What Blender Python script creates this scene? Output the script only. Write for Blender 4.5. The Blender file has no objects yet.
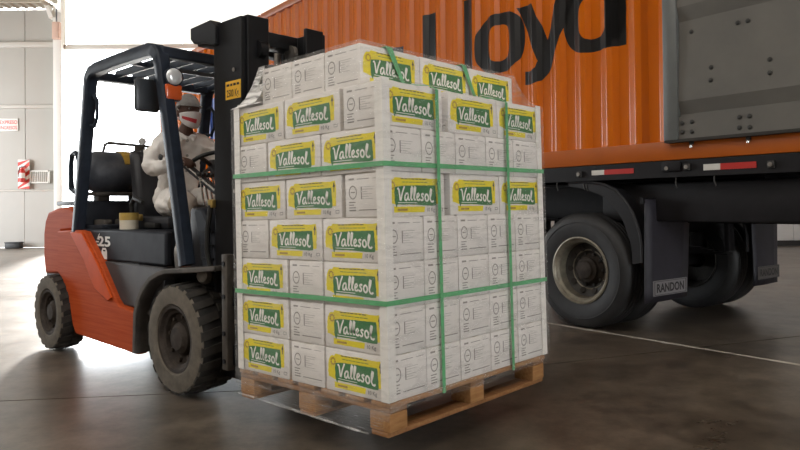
import bpy, bmesh, math, random
from mathutils import Vector, Matrix
random.seed(7)
PI = math.pi
SC = bpy.context.scene
COL = SC.collection
R = math.radians

# ---------------------------------------------------------------- camera, sky, sun, added fill lights, exposure
cam_data = bpy.data.cameras.new('camera')
cam = bpy.data.objects.new('camera', cam_data)
COL.objects.link(cam)
cam_data.sensor_width = 36.0
cam_data.lens = 676.0 / 800.0 * 36.0
cam_data.shift_y = -25.0 / 800.0
cam_data.clip_start = 0.05
cam_data.clip_end = 400
ph, rh = 0.010, 0.010
fw = Vector((0, math.cos(ph), math.sin(ph)))
u0 = Vector((0, -math.sin(ph), math.cos(ph)))
r0 = Vector((1, 0, 0))
cr = r0 * math.cos(rh) - u0 * math.sin(rh)
cu_ = u0 * math.cos(rh) + r0 * math.sin(rh)
cm = Matrix((cr, cu_, -fw)).transposed().to_4x4()
cm.translation = Vector((0, 0, 1.1))
cam.matrix_world = cm
SC.camera = cam

SC.view_settings.view_transform = 'Standard'
SC.view_settings.look = 'None'
SC.view_settings.gamma = 1.0
SC.view_settings.use_curve_mapping = False
SC.view_settings.exposure = -0.12
SC.cycles.max_bounces = 8
SC.cycles.transparent_max_bounces = 16
SC.cycles.sample_clamp_indirect = 6.0
SC.cycles.caustics_reflective = False
SC.cycles.caustics_refractive = False

world = bpy.data.worlds.new('sky')
SC.world = world
world.use_nodes = True
wn = world.node_tree
wn.nodes['Background'].inputs['Color'].default_value = (0.93, 0.97, 1.0, 1)
wn.nodes['Background'].inputs['Strength'].default_value = 13.0

sun = bpy.data.lights.new('sun', 'SUN')
sun.energy = 13.0
sun.angle = R(5.0)
sun.color = (1.0, 0.95, 0.88)
sun_o = bpy.data.objects.new('sun', sun)
sun_o.rotation_euler = Vector((0.29, -0.89, -0.34)).to_track_quat('-Z', 'Y').to_euler()   # low, from beyond the doorway
COL.objects.link(sun_o)


def area(name, loc, size, power, target, col=(1, 1, 1), portal=False):
    l = bpy.data.lights.new(name, 'AREA')
    l.shape = 'RECTANGLE'
    l.size, l.size_y = size
    l.energy = power
    l.color = col
    o = bpy.data.objects.new(name, l)
    o.location = loc
    d = Vector(target) - Vector(loc)
    o.rotation_euler = d.to_track_quat('-Z', 'Y').to_euler()
    COL.objects.link(o)
    if portal:
        l.cycles.is_portal = True
    return o


area('door_daylight_portal', (-5.5, 20.3, 3.0), (8.8, 6.0), 1, (-5.5, 0.0, 3.0), portal=True)
area('unseen_opening_portal', (-16.3, 15.05, 2.65), (6.9, 5.3), 1, (0.0, 15.05, 2.65), portal=True)  # portal of an unseen side opening, added for bright lines on the container
area('fill_truck_face', (8.0, -7.6, 2.6), (4.0, 4.2), 68, (0.5, 3.0, 1.0), (1.0, 0.95, 0.91))  # unseen fill light added to brighten the truck-side carton face
area('fill_overhead', (-6.0, -1.0, 7.0), (11.0, 9.0), 820, (-5.0, 1.0, 0.0), (1.0, 0.94, 0.86))  # large soft fill light added overhead, under the closed roof
area('fill_right_floor', (5.5, 1.5, 7.8), (2.0, 1.0), 170, (5.0, 3.6, 0.0), (1.0, 0.86, 0.72))  # unseen fill light added to lift the floor on the right
area('fill_far_floor', (9.5, 11.5, 8.6), (3.0, 2.0), 420, (8.5, 11.5, 0.0), (1.0, 0.95, 0.9))  # unseen fill light added over the floor beyond the trailer

# ---------------------------------------------------------------- materials
MATS = {}


def mat(name, col, rough=0.5, metal=0.0, var=0.0, scale=8.0, bump=0.0, col2=None, spec=0.5, coat=0.0, stretch=None, detail=4.0):
    m = bpy.data.materials.new(name)
    m.use_nodes = True
    nt = m.node_tree
    b = nt.nodes['Principled BSDF']
    b.inputs['Base Color'].default_value = (*col, 1)
    b.inputs['Roughness'].default_value = rough
    b.inputs['Metallic'].default_value = metal
    b.inputs['Specular IOR Level'].default_value = spec
    b.inputs['Coat Weight'].default_value = coat
    b.inputs['Coat Roughness'].default_value = 0.12
    if var > 0 or col2 or bump:
        tc = nt.nodes.new('ShaderNodeTexCoord')
        mp = nt.nodes.new('ShaderNodeMapping')
        if stretch:
            mp.inputs['Scale'].default_value = stretch
        nt.links.new(tc.outputs['Object'], mp.inputs['Vector'])
        nz = nt.nodes.new('ShaderNodeTexNoise')
        nz.inputs['Scale'].default_value = scale
        nz.inputs['Detail'].default_value = detail
        nz.inputs['Roughness'].default_value = 0.6
        nt.links.new(mp.outputs['Vector'], nz.inputs['Vector'])
        rp = nt.nodes.new('ShaderNodeValToRGB')
        rp.color_ramp.elements[0].position = 0.32
        rp.color_ramp.elements[1].position = 0.68
        c2 = col2 if col2 else tuple(min(1, c * (1 + var)) for c in col)
        c1 = col if col2 else tuple(c * (1 - var) for c in col)
        rp.color_ramp.elements[0].color = (*c1, 1)
        rp.color_ramp.elements[1].color = (*c2, 1)
        nt.links.new(nz.outputs['Fac'], rp.inputs['Fac'])
        nt.links.new(rp.outputs['Color'], b.inputs['Base Color'])
        if bump:
            bp = nt.nodes.new('ShaderNodeBump')
            bp.inputs['Strength'].default_value = bump
            bp.inputs['Distance'].default_value = 0.01
            nt.links.new(nz.outputs['Fac'], bp.inputs['Height'])
            nt.links.new(bp.outputs['Normal'], b.inputs['Normal'])
    MATS[name] = m
    return m


mat('carton_white', (0.79, 0.75, 0.71), 0.55, var=0.03, scale=6, bump=0.08, spec=0.35)
mat('edge_board_white', (0.84, 0.81, 0.76), 0.5, var=0.02, scale=5, spec=0.4)
mat('print_yellow', (0.83, 0.68, 0.012), 0.5)
mat('print_green', (0.030, 0.175, 0.045), 0.5)
mat('print_white', (0.88, 0.86, 0.80), 0.5)
mat('print_black', (0.05, 0.045, 0.04), 0.6)
mat('print_grey', (0.30, 0.275, 0.25), 0.6)
mat('seam_grey', (0.16, 0.135, 0.11), 0.8)
mat('strap_green', (0.10, 0.42, 0.17), 0.35, var=0.1, scale=30)
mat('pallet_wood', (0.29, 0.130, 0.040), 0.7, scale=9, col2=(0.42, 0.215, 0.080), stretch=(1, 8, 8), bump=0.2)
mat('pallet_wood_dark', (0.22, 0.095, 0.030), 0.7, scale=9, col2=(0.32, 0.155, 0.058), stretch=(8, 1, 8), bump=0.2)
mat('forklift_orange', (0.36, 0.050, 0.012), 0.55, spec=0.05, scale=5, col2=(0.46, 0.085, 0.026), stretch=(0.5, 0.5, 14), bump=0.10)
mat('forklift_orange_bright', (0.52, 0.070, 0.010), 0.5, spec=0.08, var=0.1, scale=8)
mat('mast_black', (0.005, 0.005, 0.006), 0.5, spec=0.22, var=0.3, scale=12)
mat('guard_flare_black', (0.017, 0.023, 0.035), 0.5, spec=0.2, var=0.25, scale=12)  # black with the blue cast of lens flare put into the colour
mat('hood_grey', (0.015, 0.017, 0.023), 0.55, spec=0.16, scale=6, col2=(0.030, 0.033, 0.041), bump=0.05)
mat('hood_low', (0.036, 0.036, 0.041), 0.5, scale=9, col2=(0.058, 0.055, 0.056), bump=0.06)
mat('dusty_black', (0.040, 0.034, 0.029), 0.75, scale=10, col2=(0.085, 0.072, 0.060), bump=0.1)
mat('tyre_black', (0.010, 0.0095, 0.009), 0.8, spec=0.3, scale=14, col2=(0.024, 0.021, 0.019), bump=0.15)
mat('tyre_lug', (0.018, 0.016, 0.014), 0.8, spec=0.3, scale=12, col2=(0.040, 0.034, 0.028), bump=0.1)
mat('tyre_dusty', (0.078, 0.066, 0.050), 0.85, scale=16, col2=(0.135, 0.112, 0.086), bump=0.15)
mat('hub_rust', (0.018, 0.013, 0.010), 0.75, spec=0.3, scale=20, col2=(0.045, 0.034, 0.026), bump=0.1)
mat('steel_worn', (0.16, 0.14, 0.12), 0.45, 0.6, scale=15, col2=(0.30, 0.27, 0.24))
mat('chrome', (0.62, 0.60, 0.57), 0.22, 0.9)
mat('wire_steel', (0.16, 0.16, 0.17), 0.4, 0.5)
mat('brass', (0.55, 0.38, 0.12), 0.35, 0.7)
mat('tank_blue', (0.040, 0.046, 0.060), 0.45, scale=9, col2=(0.085, 0.090, 0.105), bump=0.05)
mat('tank_yellow', (0.40, 0.25, 0.035), 0.55, var=0.2, scale=14)
mat('seat_vinyl', (0.018, 0.019, 0.024), 0.55, var=0.2)
mat('plate_yellow', (0.78, 0.42, 0.015), 0.5)
mat('lens_orange', (0.62, 0.10, 0.02), 0.25, coat=0.5)
mat('lens_clear', (0.75, 0.76, 0.76), 0.12, 0.3, coat=0.6)
mat('decal_white', (0.74, 0.74, 0.72), 0.5)
mat('mirror_back', (0.030, 0.034, 0.040), 0.35)
mat('tin_white', (0.60, 0.54, 0.44), 0.6, var=0.1)
mat('tin_yellow', (0.42, 0.28, 0.06), 0.6, var=0.15, scale=20)
mat('coat_white', (0.84, 0.81, 0.78), 0.85, var=0.04, scale=16, bump=0.9, spec=0.2)
mat('trouser_beige', (0.50, 0.43, 0.37), 0.85, var=0.08, scale=9, bump=0.5, spec=0.2)
mat('skin_dark', (0.105, 0.052, 0.036), 0.6, var=0.06, scale=10)
mat('hairnet_grey', (0.40, 0.39, 0.38), 0.85, var=0.12, scale=60, bump=0.6)
mat('mask_white', (0.76, 0.72, 0.71), 0.8, var=0.03, scale=40, bump=0.2)
mat('mask_red', (0.55, 0.035, 0.045), 0.6)
mat('eye_white', (0.35, 0.33, 0.31), 0.4)
mat('eye_dark', (0.02, 0.012, 0.01), 0.25)
mat('container_orange', (0.52, 0.108, 0.0), 0.20, scale=1.2, col2=(0.57, 0.122, 0.0), spec=0.36)
mat('container_rail', (0.37, 0.078, 0.001), 0.42, var=0.08, scale=3)
mat('letter_black', (0.008, 0.007, 0.007), 0.3, spec=0.3)
mat('logo_blue', (0.012, 0.06, 0.30), 0.4)
mat('panel_steel', (0.098, 0.091, 0.080), 0.55, 0.1, scale=2.5, col2=(0.122, 0.113, 0.098), bump=0.03)
mat('panel_edge', (0.130, 0.136, 0.130), 0.42, 0.25, var=0.06, scale=4)
mat('bolt_dark', (0.035, 0.033, 0.03), 0.5, 0.4)
mat('chassis_black', (0.007, 0.006, 0.007), 0.6, spec=0.25, var=0.3, scale=9)
mat('rubber_flap', (0.020, 0.018, 0.026), 0.6, var=0.15, scale=10, bump=0.05)
mat('guard_plastic', (0.012, 0.0115, 0.013), 0.55, spec=0.3, var=0.2, scale=8)
mat('flap_plate', (0.24, 0.225, 0.23), 0.55)
mat('flap_plate_shaded', (0.12, 0.11, 0.105), 0.6)  # darker copy of the plate, shade under the trailer put into its colour
mat('tape_white', (0.58, 0.56, 0.51), 0.4)
mat('tape_red', (0.42, 0.020, 0.014), 0.4)
mat('trailer_tyre', (0.011, 0.011, 0.012), 0.6, scale=10, col2=(0.020, 0.019, 0.019), bump=0.06)
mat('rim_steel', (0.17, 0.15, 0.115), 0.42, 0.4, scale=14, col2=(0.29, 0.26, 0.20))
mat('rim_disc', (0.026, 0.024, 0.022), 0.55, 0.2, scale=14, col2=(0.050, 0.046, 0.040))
mat('wall_panel', (0.42, 0.395, 0.355), 0.5, var=0.02, scale=0.8)
mat('wall_base', (0.47, 0.45, 0.415), 0.55, var=0.03, scale=0.8)
mat('wall_rail', (0.60, 0.57, 0.52), 0.5)
mat('wall_grey', (0.52, 0.52, 0.51), 0.6, var=0.04, scale=0.7)
mat('column_white', (0.82, 0.80, 0.75), 0.5)
mat('box_pink', (0.62, 0.42, 0.33), 0.6)
mat('sign_white', (0.80, 0.77, 0.73), 0.5)
mat('sign_red', (0.62, 0.045, 0.03), 0.5)
mat('board_red', (0.62, 0.05, 0.03), 0.5)
mat('bottle_red', (0.50, 0.02, 0.015), 0.3)
mat('black_plastic', (0.015, 0.015, 0.015), 0.5)
mat('grille_white', (0.78, 0.76, 0.71), 0.5)
mat('ceiling_tin', (0.34, 0.30, 0.24), 0.55, var=0.06, scale=1.0)
mat('paint_line', (0.62, 0.57, 0.50), 0.6, scale=7, col2=(0.46, 0.42, 0.36))
mat('yard_concrete', (0.70, 0.69, 0.66), 0.8, var=0.04, scale=0.6)
mat('brown_carton', (0.36, 0.17, 0.075), 0.8, var=0.15, scale=4)
mat('joint_dark', (0.03, 0.026, 0.022), 0.9)

# translucent roof sheet over the doorway
m = bpy.data.materials.new('translucent_sheet')
m.use_nodes = True
nt = m.node_tree
nt.nodes.clear()
o_ = nt.nodes.new('ShaderNodeOutputMaterial')
t1 = nt.nodes.new('ShaderNodeBsdfTranslucent')
t1.inputs['Color'].default_value = (0.42, 0.415, 0.40, 1)
d1 = nt.nodes.new('ShaderNodeBsdfDiffuse')
d1.inputs['Color'].default_value = (0.85, 0.84, 0.80, 1)
mx = nt.nodes.new('ShaderNodeMixShader')
mx.inputs['Fac'].default_value = 0.3
nt.links.new(t1.outputs[0], mx.inputs[1])
nt.links.new(d1.outputs[0], mx.inputs[2])
nt.links.new(mx.outputs[0], o_.inputs['Surface'])
MATS['translucent_sheet'] = m

# stretch film
def film_mat(name, glossy, haze, rough):
    m = bpy.data.materials.new(name)
    m.use_nodes = True
    nt = m.node_tree
    nt.nodes.clear()
    o_ = nt.nodes.new('ShaderNodeOutputMaterial')
    tr_ = nt.nodes.new('ShaderNodeBsdfTransparent')
    gl = nt.nodes.new('ShaderNodeBsdfGlossy')
    gl.inputs['Roughness'].default_value = rough
    df = nt.nodes.new('ShaderNodeBsdfDiffuse')
    df.inputs['Color'].default_value = (0.8, 0.79, 0.77, 1)
    tc = nt.nodes.new('ShaderNodeTexCoord')
    mp = nt.nodes.new('ShaderNodeMapping')
    mp.inputs['Scale'].default_value = (2.0, 2.0, 9.0)
    mp.inputs['Rotation'].default_value = (0.5, 0.4, 0.3)
    nt.links.new(tc.outputs['Object'], mp.inputs['Vector'])
    nz = nt.nodes.new('ShaderNodeTexNoise')
    nz.inputs['Scale'].default_value = 3.0
    nz.inputs['Detail'].default_value = 5
    nz.inputs['Distortion'].default_value = 1.2
    nt.links.new(mp.outputs['Vector'], nz.inputs['Vector'])
    bp = nt.nodes.new('ShaderNodeBump')
    bp.inputs['Strength'].default_value = 0.6
    bp.inputs['Distance'].default_value = 0.02
    nt.links.new(nz.outputs['Fac'], bp.inputs['Height'])
    nt.links.new(bp.outputs['Normal'], gl.inputs['Normal'])
    rp = nt.nodes.new('ShaderNodeMapRange')
    rp.inputs['From Min'].default_value = 0.45
    rp.inputs['From Max'].default_value = 0.8
    rp.inputs['To Min'].default_value = haze * 0.4
    rp.inputs['To Max'].default_value = haze * 2.6
    nt.links.new(nz.outputs['Fac'], rp.inputs['Value'])
    m1 = nt.nodes.new('ShaderNodeMixShader')
    nt.links.new(rp.outputs['Result'], m1.inputs['Fac'])
    nt.links.new(tr_.outputs[0], m1.inputs[1])
    nt.links.new(df.outputs[0], m1.inputs[2])
    m2 = nt.nodes.new('ShaderNodeMixShader')
    m2.inputs['Fac'].default_value = glossy
    nt.links.new(m1.outputs[0], m2.inputs[1])
    nt.links.new(gl.outputs[0], m2.inputs[2])
    nt.links.new(m2.outputs[0], o_.inputs['Surface'])
    MATS[name] = m


film_mat('stretch_film', 0.045, 0.08, 0.22)
film_mat('film_drape', 0.03, 0.75, 0.35)
film_mat('film_loose', 0.10, 0.14, 0.25)
film_mat('film_rope', 0.07, 0.16, 0.3)

# polished concrete
m = bpy.data.materials.new('concrete_floor')
m.use_nodes = True
nt = m.node_tree
b = nt.nodes['Principled BSDF']
tc = nt.nodes.new('ShaderNodeTexCoord')


def noise(scale, detail, rough=0.6, dist=0.0, vec=None):
    n = nt.nodes.new('ShaderNodeTexNoise')
    n.inputs['Scale'].default_value = scale
    n.inputs['Detail'].default_value = detail
    n.inputs['Roughness'].default_value = rough
    n.inputs['Distortion'].default_value = dist
    nt.links.new(vec or tc.outputs['Object'], n.inputs['Vector'])
    return n


mp = nt.nodes.new('ShaderNodeMapping')
mp.inputs['Rotation'].default_value = (0, 0, 0.3)
mp.inputs['Scale'].default_value = (0.85, 1.5, 1)
nt.links.new(tc.outputs['Object'], mp.inputs['Vector'])
n1 = noise(0.55, 6, 0.65, 0.6)
n2 = noise(4.5, 9, 0.78)
n3 = noise(1.1, 7, 0.68, 0.4, mp.outputs['Vector'])
r1 = nt.nodes.new('ShaderNodeValToRGB')
r1.color_ramp.elements[0].position = 0.30
r1.color_ramp.elements[0].color = (0.088, 0.070, 0.053, 1)
r1.color_ramp.elements[1].position = 0.70
r1.color_ramp.elements[1].color = (0.156, 0.129, 0.102, 1)
nt.links.new(n1.outputs['Fac'], r1.inputs['Fac'])
r2 = nt.nodes.new('ShaderNodeValToRGB')
r2.color_ramp.elements[0].position = 0.38
r2.color_ramp.elements[0].color = (0.50, 0.48, 0.46, 1)
r2.color_ramp.elements[1].position = 0.62
r2.color_ramp.elements[1].color = (1.22, 1.21, 1.19, 1)
nt.links.new(n2.outputs['Fac'], r2.inputs['Fac'])
r3 = nt.nodes.new('ShaderNodeValToRGB')
r3.color_ramp.elements[0].position = 0.36
r3.color_ramp.elements[0].color = (0.80, 0.78, 0.76, 1)
r3.color_ramp.elements[1].position = 0.60
r3.color_ramp.elements[1].color = (1.06, 1.05, 1.04, 1)
nt.links.new(n3.outputs['Fac'], r3.inputs['Fac'])
mA = nt.nodes.new('ShaderNodeMix')
mA.data_type = 'RGBA'
mA.blend_type = 'MULTIPLY'
mA.inputs[0].default_value = 1.0
nt.links.new(r1.outputs['Color'], mA.inputs[6])
nt.links.new(r2.outputs['Color'], mA.inputs[7])
mB = nt.nodes.new('ShaderNodeMix')
mB.data_type = 'RGBA'
mB.blend_type = 'MULTIPLY'
mB.inputs[0].default_value = 1.0
nt.links.new(mA.outputs[2], mB.inputs[6])
nt.links.new(r3.outputs['Color'], mB.inputs[7])
nt.links.new(mB.outputs[2], b.inputs['Base Color'])
mr = nt.nodes.new('ShaderNodeMapRange')
mr.inputs['From Min'].default_value = 0.3
mr.inputs['From Max'].default_value = 0.7
mr.inputs['To Min'].default_value = 0.27
mr.inputs['To Max'].default_value = 0.36
nt.links.new(n3.outputs['Fac'], mr.inputs['Value'])
nt.links.new(mr.outputs['Result'], b.inputs['Roughness'])
bp = nt.nodes.new('ShaderNodeBump')
bp.inputs['Strength'].default_value = 0.12
bp.inputs['Distance'].default_value = 0.01
nt.links.new(n2.outputs['Fac'], bp.inputs['Height'])
nt.links.new(bp.outputs['Normal'], b.inputs['Normal'])
b.inputs['Specular IOR Level'].default_value = 0.5
MATS['concrete_floor'] = m

# ---------------------------------------------------------------- mesh builder


def frame_of(d):
    d = Vector(d).normalized()
    a = Vector((0, 0, 1)) if abs(d.z) < 0.9 else Vector((1, 0, 0))
    u = a.cross(d).normalized()
    v = d.cross(u).normalized()
    return u, v


class MB:
    def __init__(s):
        s.v, s.f, s.m, s.mats = [], [], [], []

    def mi(s, mname):
        if mname not in s.mats:
            s.mats.append(mname)
        return s.mats.index(mname)

    def add(s, vs, fs, mname, M=None):
        o = len(s.v)
        if M is None:
            s.v += [tuple(p) for p in vs]
        else:
            s.v += [tuple(M @ Vector(p)) for p in vs]
        k = s.mi(mname)
        for f in fs:
            s.f.append(tuple(i + o for i in f))
            s.m.append(k)
        return s

    def box(s, c, d, mname, bev=0.0, M=None):
        cx, cy, cz = c
        hx, hy, hz = d[0] / 2, d[1] / 2, d[2] / 2
        if bev <= 0:
            vs = [(cx + i * hx, cy + j * hy, cz + k * hz) for i in (-1, 1) for j in (-1, 1) for k in (-1, 1)]
            fs = [(0, 1, 3, 2), (4, 6, 7, 5), (0, 4, 5, 1), (2, 3, 7, 6), (0, 2, 6, 4), (1, 5, 7, 3)]
            return s.add(vs, fs, mname, M)
        b = min(bev, hx * .9, hy * .9, hz * .9)
        bm = bmesh.new()
        bmesh.ops.create_cube(bm, size=2.0)
        for v in bm.verts:
            v.co = Vector((v.co.x * hx, v.co.y * hy, v.co.z * hz))
        bmesh.ops.bevel(bm, geom=bm.edges[:], offset=b, segments=2, profile=0.5, affect='EDGES')
        bm.verts.index_update()
        vs = [(v.co.x + cx, v.co.y + cy, v.co.z + cz) for v in bm.verts]
        fs = [tuple(v.index for v in f.verts) for f in bm.faces]
        bm.free()
        return s.add(vs, fs, mname, M)

    def cyl(s, p0, p1, r0, mname, r1=None, n=16, caps=True, M=None):
        p0, p1 = Vector(p0), Vector(p1)
        if r1 is None:
            r1 = r0
        u, v = frame_of(p1 - p0)
        vs = []
        for p, r in ((p0, r0), (p1, r1)):
            for i in range(n):
                a = 2 * PI * i / n
                vs.append(p + u * (r * math.cos(a)) + v * (r * math.sin(a)))
        fs = [(i, (i + 1) % n, n + (i + 1) % n, n + i) for i in range(n)]
        if caps:
            fs.append(tuple(range(n - 1, -1, -1)))
            fs.append(tuple(range(n, 2 * n)))
        return s.add(vs, fs, mname, M)

    def tube(s, path, r, mname, n=8, closed=False, M=None, sect=None, up=None):
        P = [Vector(p) for p in path]
        N = len(P)
        if sect is None:
            sect = [(r * math.cos(2 * PI * i / n), r * math.sin(2 * PI * i / n)) for i in range(n)]
        n = len(sect)
        vs = []
        pu = Vector(up) if up is not None else None
        for i in range(N):
            a = P[(i - 1) % N] if (closed or i > 0) else P[i]
            c = P[(i + 1) % N] if (closed or i < N - 1) else P[i]
            t = (c - a).normalized()
            if pu is None:
                pu, _ = frame_of(t)
            u = (pu - t * pu.dot(t))
            u = u.normalized() if u.length > 1e-6 else frame_of(t)[0]
            if up is None:
                pu = u
            w = t.cross(u)
            k = 1.0
            if 0 < i < N - 1 or closed:
                d1 = (P[i] - a).normalized()
                cs = max(0.5, d1.dot(t))
                k = 1.0 / cs
            for (x, y) in sect:
                vs.append(P[i] + u * x * (k if sect else 1) + w * y * k)
        fs = []
        for i in range(N if closed else N - 1):
            j = (i + 1) % N
            for q in range(n):
                fs.append((i * n + q, i * n + (q + 1) % n, j * n + (q + 1) % n, j * n + q))
        if not closed:
            fs.append(tuple(range(n - 1, -1, -1)))
            fs.append(tuple((N - 1) * n + q for q in range(n)))
        return s.add(vs, fs, mname, M)

    def bar(s, p0, p1, w, h, mname, up=(0, 0, 1), M=None):
        return s.tube([p0, p1], 0, mname, sect=[(-h / 2, -w / 2), (h / 2, -w / 2), (h / 2, w / 2), (-h / 2, w / 2)], up=up, M=M)

    def lathe(s, prof, o, d, mname, n=32, M=None, close=False):
        """prof: (radius, height) along d"""
        o = Vector(o)
        d = Vector(d).normalized()
        u, v = frame_of(d)
        vs = []
        for r, h in prof:
            for i in range(n):
                a = 2 * PI * i / n
                vs.append(o + d * h + u * (r * math.cos(a)) + v * (r * math.sin(a)))
        fs = []
        K = len(prof)
        for k in range(K - 1 + (1 if close else 0)):
            k2 = (k + 1) % K
            for i in range(n):
                j = (i + 1) % n
                fs.append((k * n + i, k * n + j, k2 * n + j, k2 * n + i))
        return s.add(vs, fs, mname, M)

    def prism(s, poly, o, u, v, d, mname, M=None):
        """poly in (u,v) from origin o, extruded by vector d"""
        o, u, v, d = Vector(o), Vector(u), Vector(v), Vector(d)
        a = [o + u * p[0] + v * p[1] for p in poly]
        n = len(a)
        vs = a + [p + d for p in a]
        fs = [tuple(range(n - 1, -1, -1)), tuple(range(n, 2 * n))]
        fs += [(i, (i + 1) % n, n + (i + 1) % n, n + i) for i in range(n)]
        return s.add(vs, fs, mname, M)

    def flat(s, polys, o, u, v, mname, M=None):
        o, u, v = Vector(o), Vector(u), Vector(v)
        for poly in polys:
            s.add([o + u * p[0] + v * p[1] for p in poly], [tuple(range(len(poly)))], mname, M)
        return s

    def ribbon(s, path, w, o, u, v, mname, closed=False, M=None, sx=1.0, sy=1.0):
        P = [Vector((p[0] * sx, p[1] * sy)) for p in path]
        N = len(P)
        L, Rr = [], []
        for i in range(N):
            a = P[(i - 1) % N] if (closed or i > 0) else P[i]
            c = P[(i + 1) % N] if (closed or i < N - 1) else P[i]
            t = (c - a)
            if t.length < 1e-9:
                t = Vector((1, 0))
            t.normalize()
            nn = Vector((-t.y, t.x))
            L.append(P[i] + nn * w / 2)
            Rr.append(P[i] - nn * w / 2)
        for i in range(N if closed else N - 1):
            j = (i + 1) % N
            s.flat([[Rr[i], Rr[j], L[j], L[i]]], o, u, v, mname, M)
        return s

    def text(s, string, o, u, v, size, mname, align='CENTER', bold=0.0, sx=1.0, M=None):
        vs, fs = text_geo(string, align, bold)
        o, u, v = Vector(o), Vector(u), Vector(v)
        return s.add([o + u * (p[0] * size * sx) + v * (p[1] * size) for p in vs], fs, mname, M)

    def mesh(s, name, smooth=None):
        me = bpy.data.meshes.new(name)
        me.from_pydata(s.v, [], s.f)
        for k in s.mats:
            me.materials.append(MATS[k])
        me.polygons.foreach_set('material_index', s.m)
        bm = bmesh.new()
        bm.from_mesh(me)
        if not getattr(s, 'keep', False):
            bmesh.ops.recalc_face_normals(bm, faces=bm.faces[:])
        bm.to_mesh(me)
        bm.free()
        if smooth is not None:
            me.shade_smooth()
            me.set_sharp_from_angle(angle=R(smooth))
        me.update()
        return me

    def build(s, name, parent=None, smooth=35, bevel=0.0, kind=None, label=None):
        o = bpy.data.objects.new(name, s.mesh(name, smooth))
        COL.objects.link(o)
        if parent is not None:
            o.parent = parent
        if bevel > 0:
            b = o.modifiers.new('bevel', 'BEVEL')
            b.width = bevel
            b.segments = 2
            b.limit_method = 'ANGLE'
            b.angle_limit = R(40)
        if kind:
            o['kind'] = kind
        if label:
            o['label'] = label
        return o


_TXT = {}


def text_geo(string, align='CENTER', bold=0.0):
    key = (string, align, bold)
    if key in _TXT:
        return _TXT[key]
    c = bpy.data.curves.new('lettering', 'FONT')
    c.body = string
    c.size = 1.0
    c.align_x = align
    c.offset = bold
    c.resolution_u = 3
    c.fill_mode = 'FRONT'
    o = bpy.data.objects.new('lettering', c)
    COL.objects.link(o)
    dg = bpy.context.evaluated_depsgraph_get()
    me = bpy.data.meshes.new_from_object(o.evaluated_get(dg))
    vs = [tuple(v.co) for v in me.vertices]
    fs = [tuple(p.vertices) for p in me.polygons]
    bpy.data.objects.remove(o)
    bpy.data.curves.remove(c)
    bpy.data.meshes.remove(me)
    _TXT[key] = (vs, fs)
    return _TXT[key]


for t_ in (('10 Kg', 'LEFT', 0.0), ('25', 'CENTER', 0.03), ('2500 Kg.', 'CENTER', 0.02), ('RANDON', 'CENTER', 0.03),
           ('EXPRESO', 'CENTER', 0.02), ('INGRESOS', 'CENTER', 0.02), ('Hapag', 'RIGHT', 0.03)):
    text_geo(*t_)


def thing(name, label, cat, M=None, group=None):
    o = bpy.data.objects.new(name, None)
    o.empty_display_size = 0.1
    COL.objects.link(o)
    if M is not None:
        o.matrix_world = M
    o['label'] = label
    o['category'] = cat
    if group:
        o['group'] = group
    return o


def tag(o, label, cat, group=None):
    o['label'] = label
    o['category'] = cat
    if group:
        o['group'] = group
    return o


def inst(src, parent=None, M=None):
    c = src.copy()
    COL.objects.link(c)
    if parent is not None:
        c.parent = parent
    if M is not None:
        if parent is not None:
            c.matrix_parent_inverse = Matrix.Identity(4)
            c.matrix_local = M
        else:
            c.matrix_world = M
    return c


def arc(cx, cy, r, a0, a1, n):
    return [(cx + r * math.cos(R(a0 + (a1 - a0) * i / n)), cy + r * math.sin(R(a0 + (a1 - a0) * i / n))) for i in range(n + 1)]


# ---------------------------------------------------------------- frames of the three big things
PO = Vector((-0.05100665, 2.77383184, 0.29438660))
PBv = Vector((0.68081784, 0.73245251, 0.00062953)).normalized()
PZv = Vector((-0.01446400, 0.01258502, 0.99981619)).normalized()
PAv = PZv.cross(PBv).normalized()
PM = Matrix((PBv, PAv, PZv)).transposed().to_4x4()
PM.translation = PO                       # pallet frame: x along the truck-side face, y away toward the mast, z up
RH = 0.1913

AZ = R(-42.908)
FM = Matrix.Translation((-0.83639, 4.32305, 0)) @ Matrix.Rotation(AZ, 4, 'Z')   # forklift frame: x forward, y its left

TX = Vector((0.6087, -0.7934, 0)).normalized()
TY = Vector((0.7934, 0.6087, 0)).normalized()
TM = Matrix((TX, TY, Vector((0, 0, 1)))).transposed().to_4x4()
TM.translation = Vector((1.58, 6.056, 0))  # trailer frame: x to its rear, y across it

# ---------------------------------------------------------------- the hall
def struct(mb, name, parent=None, smooth=35, bevel=0.0):
    return mb.build(name, parent, smooth, bevel, kind='structure' if parent is None else None)


def jy(x):                                   # the joint that crosses the picture, kinked where two pours meet
    return 4.17 + (x + 0.3) * (0.124 if x < -0.3 else 0.396)


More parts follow.
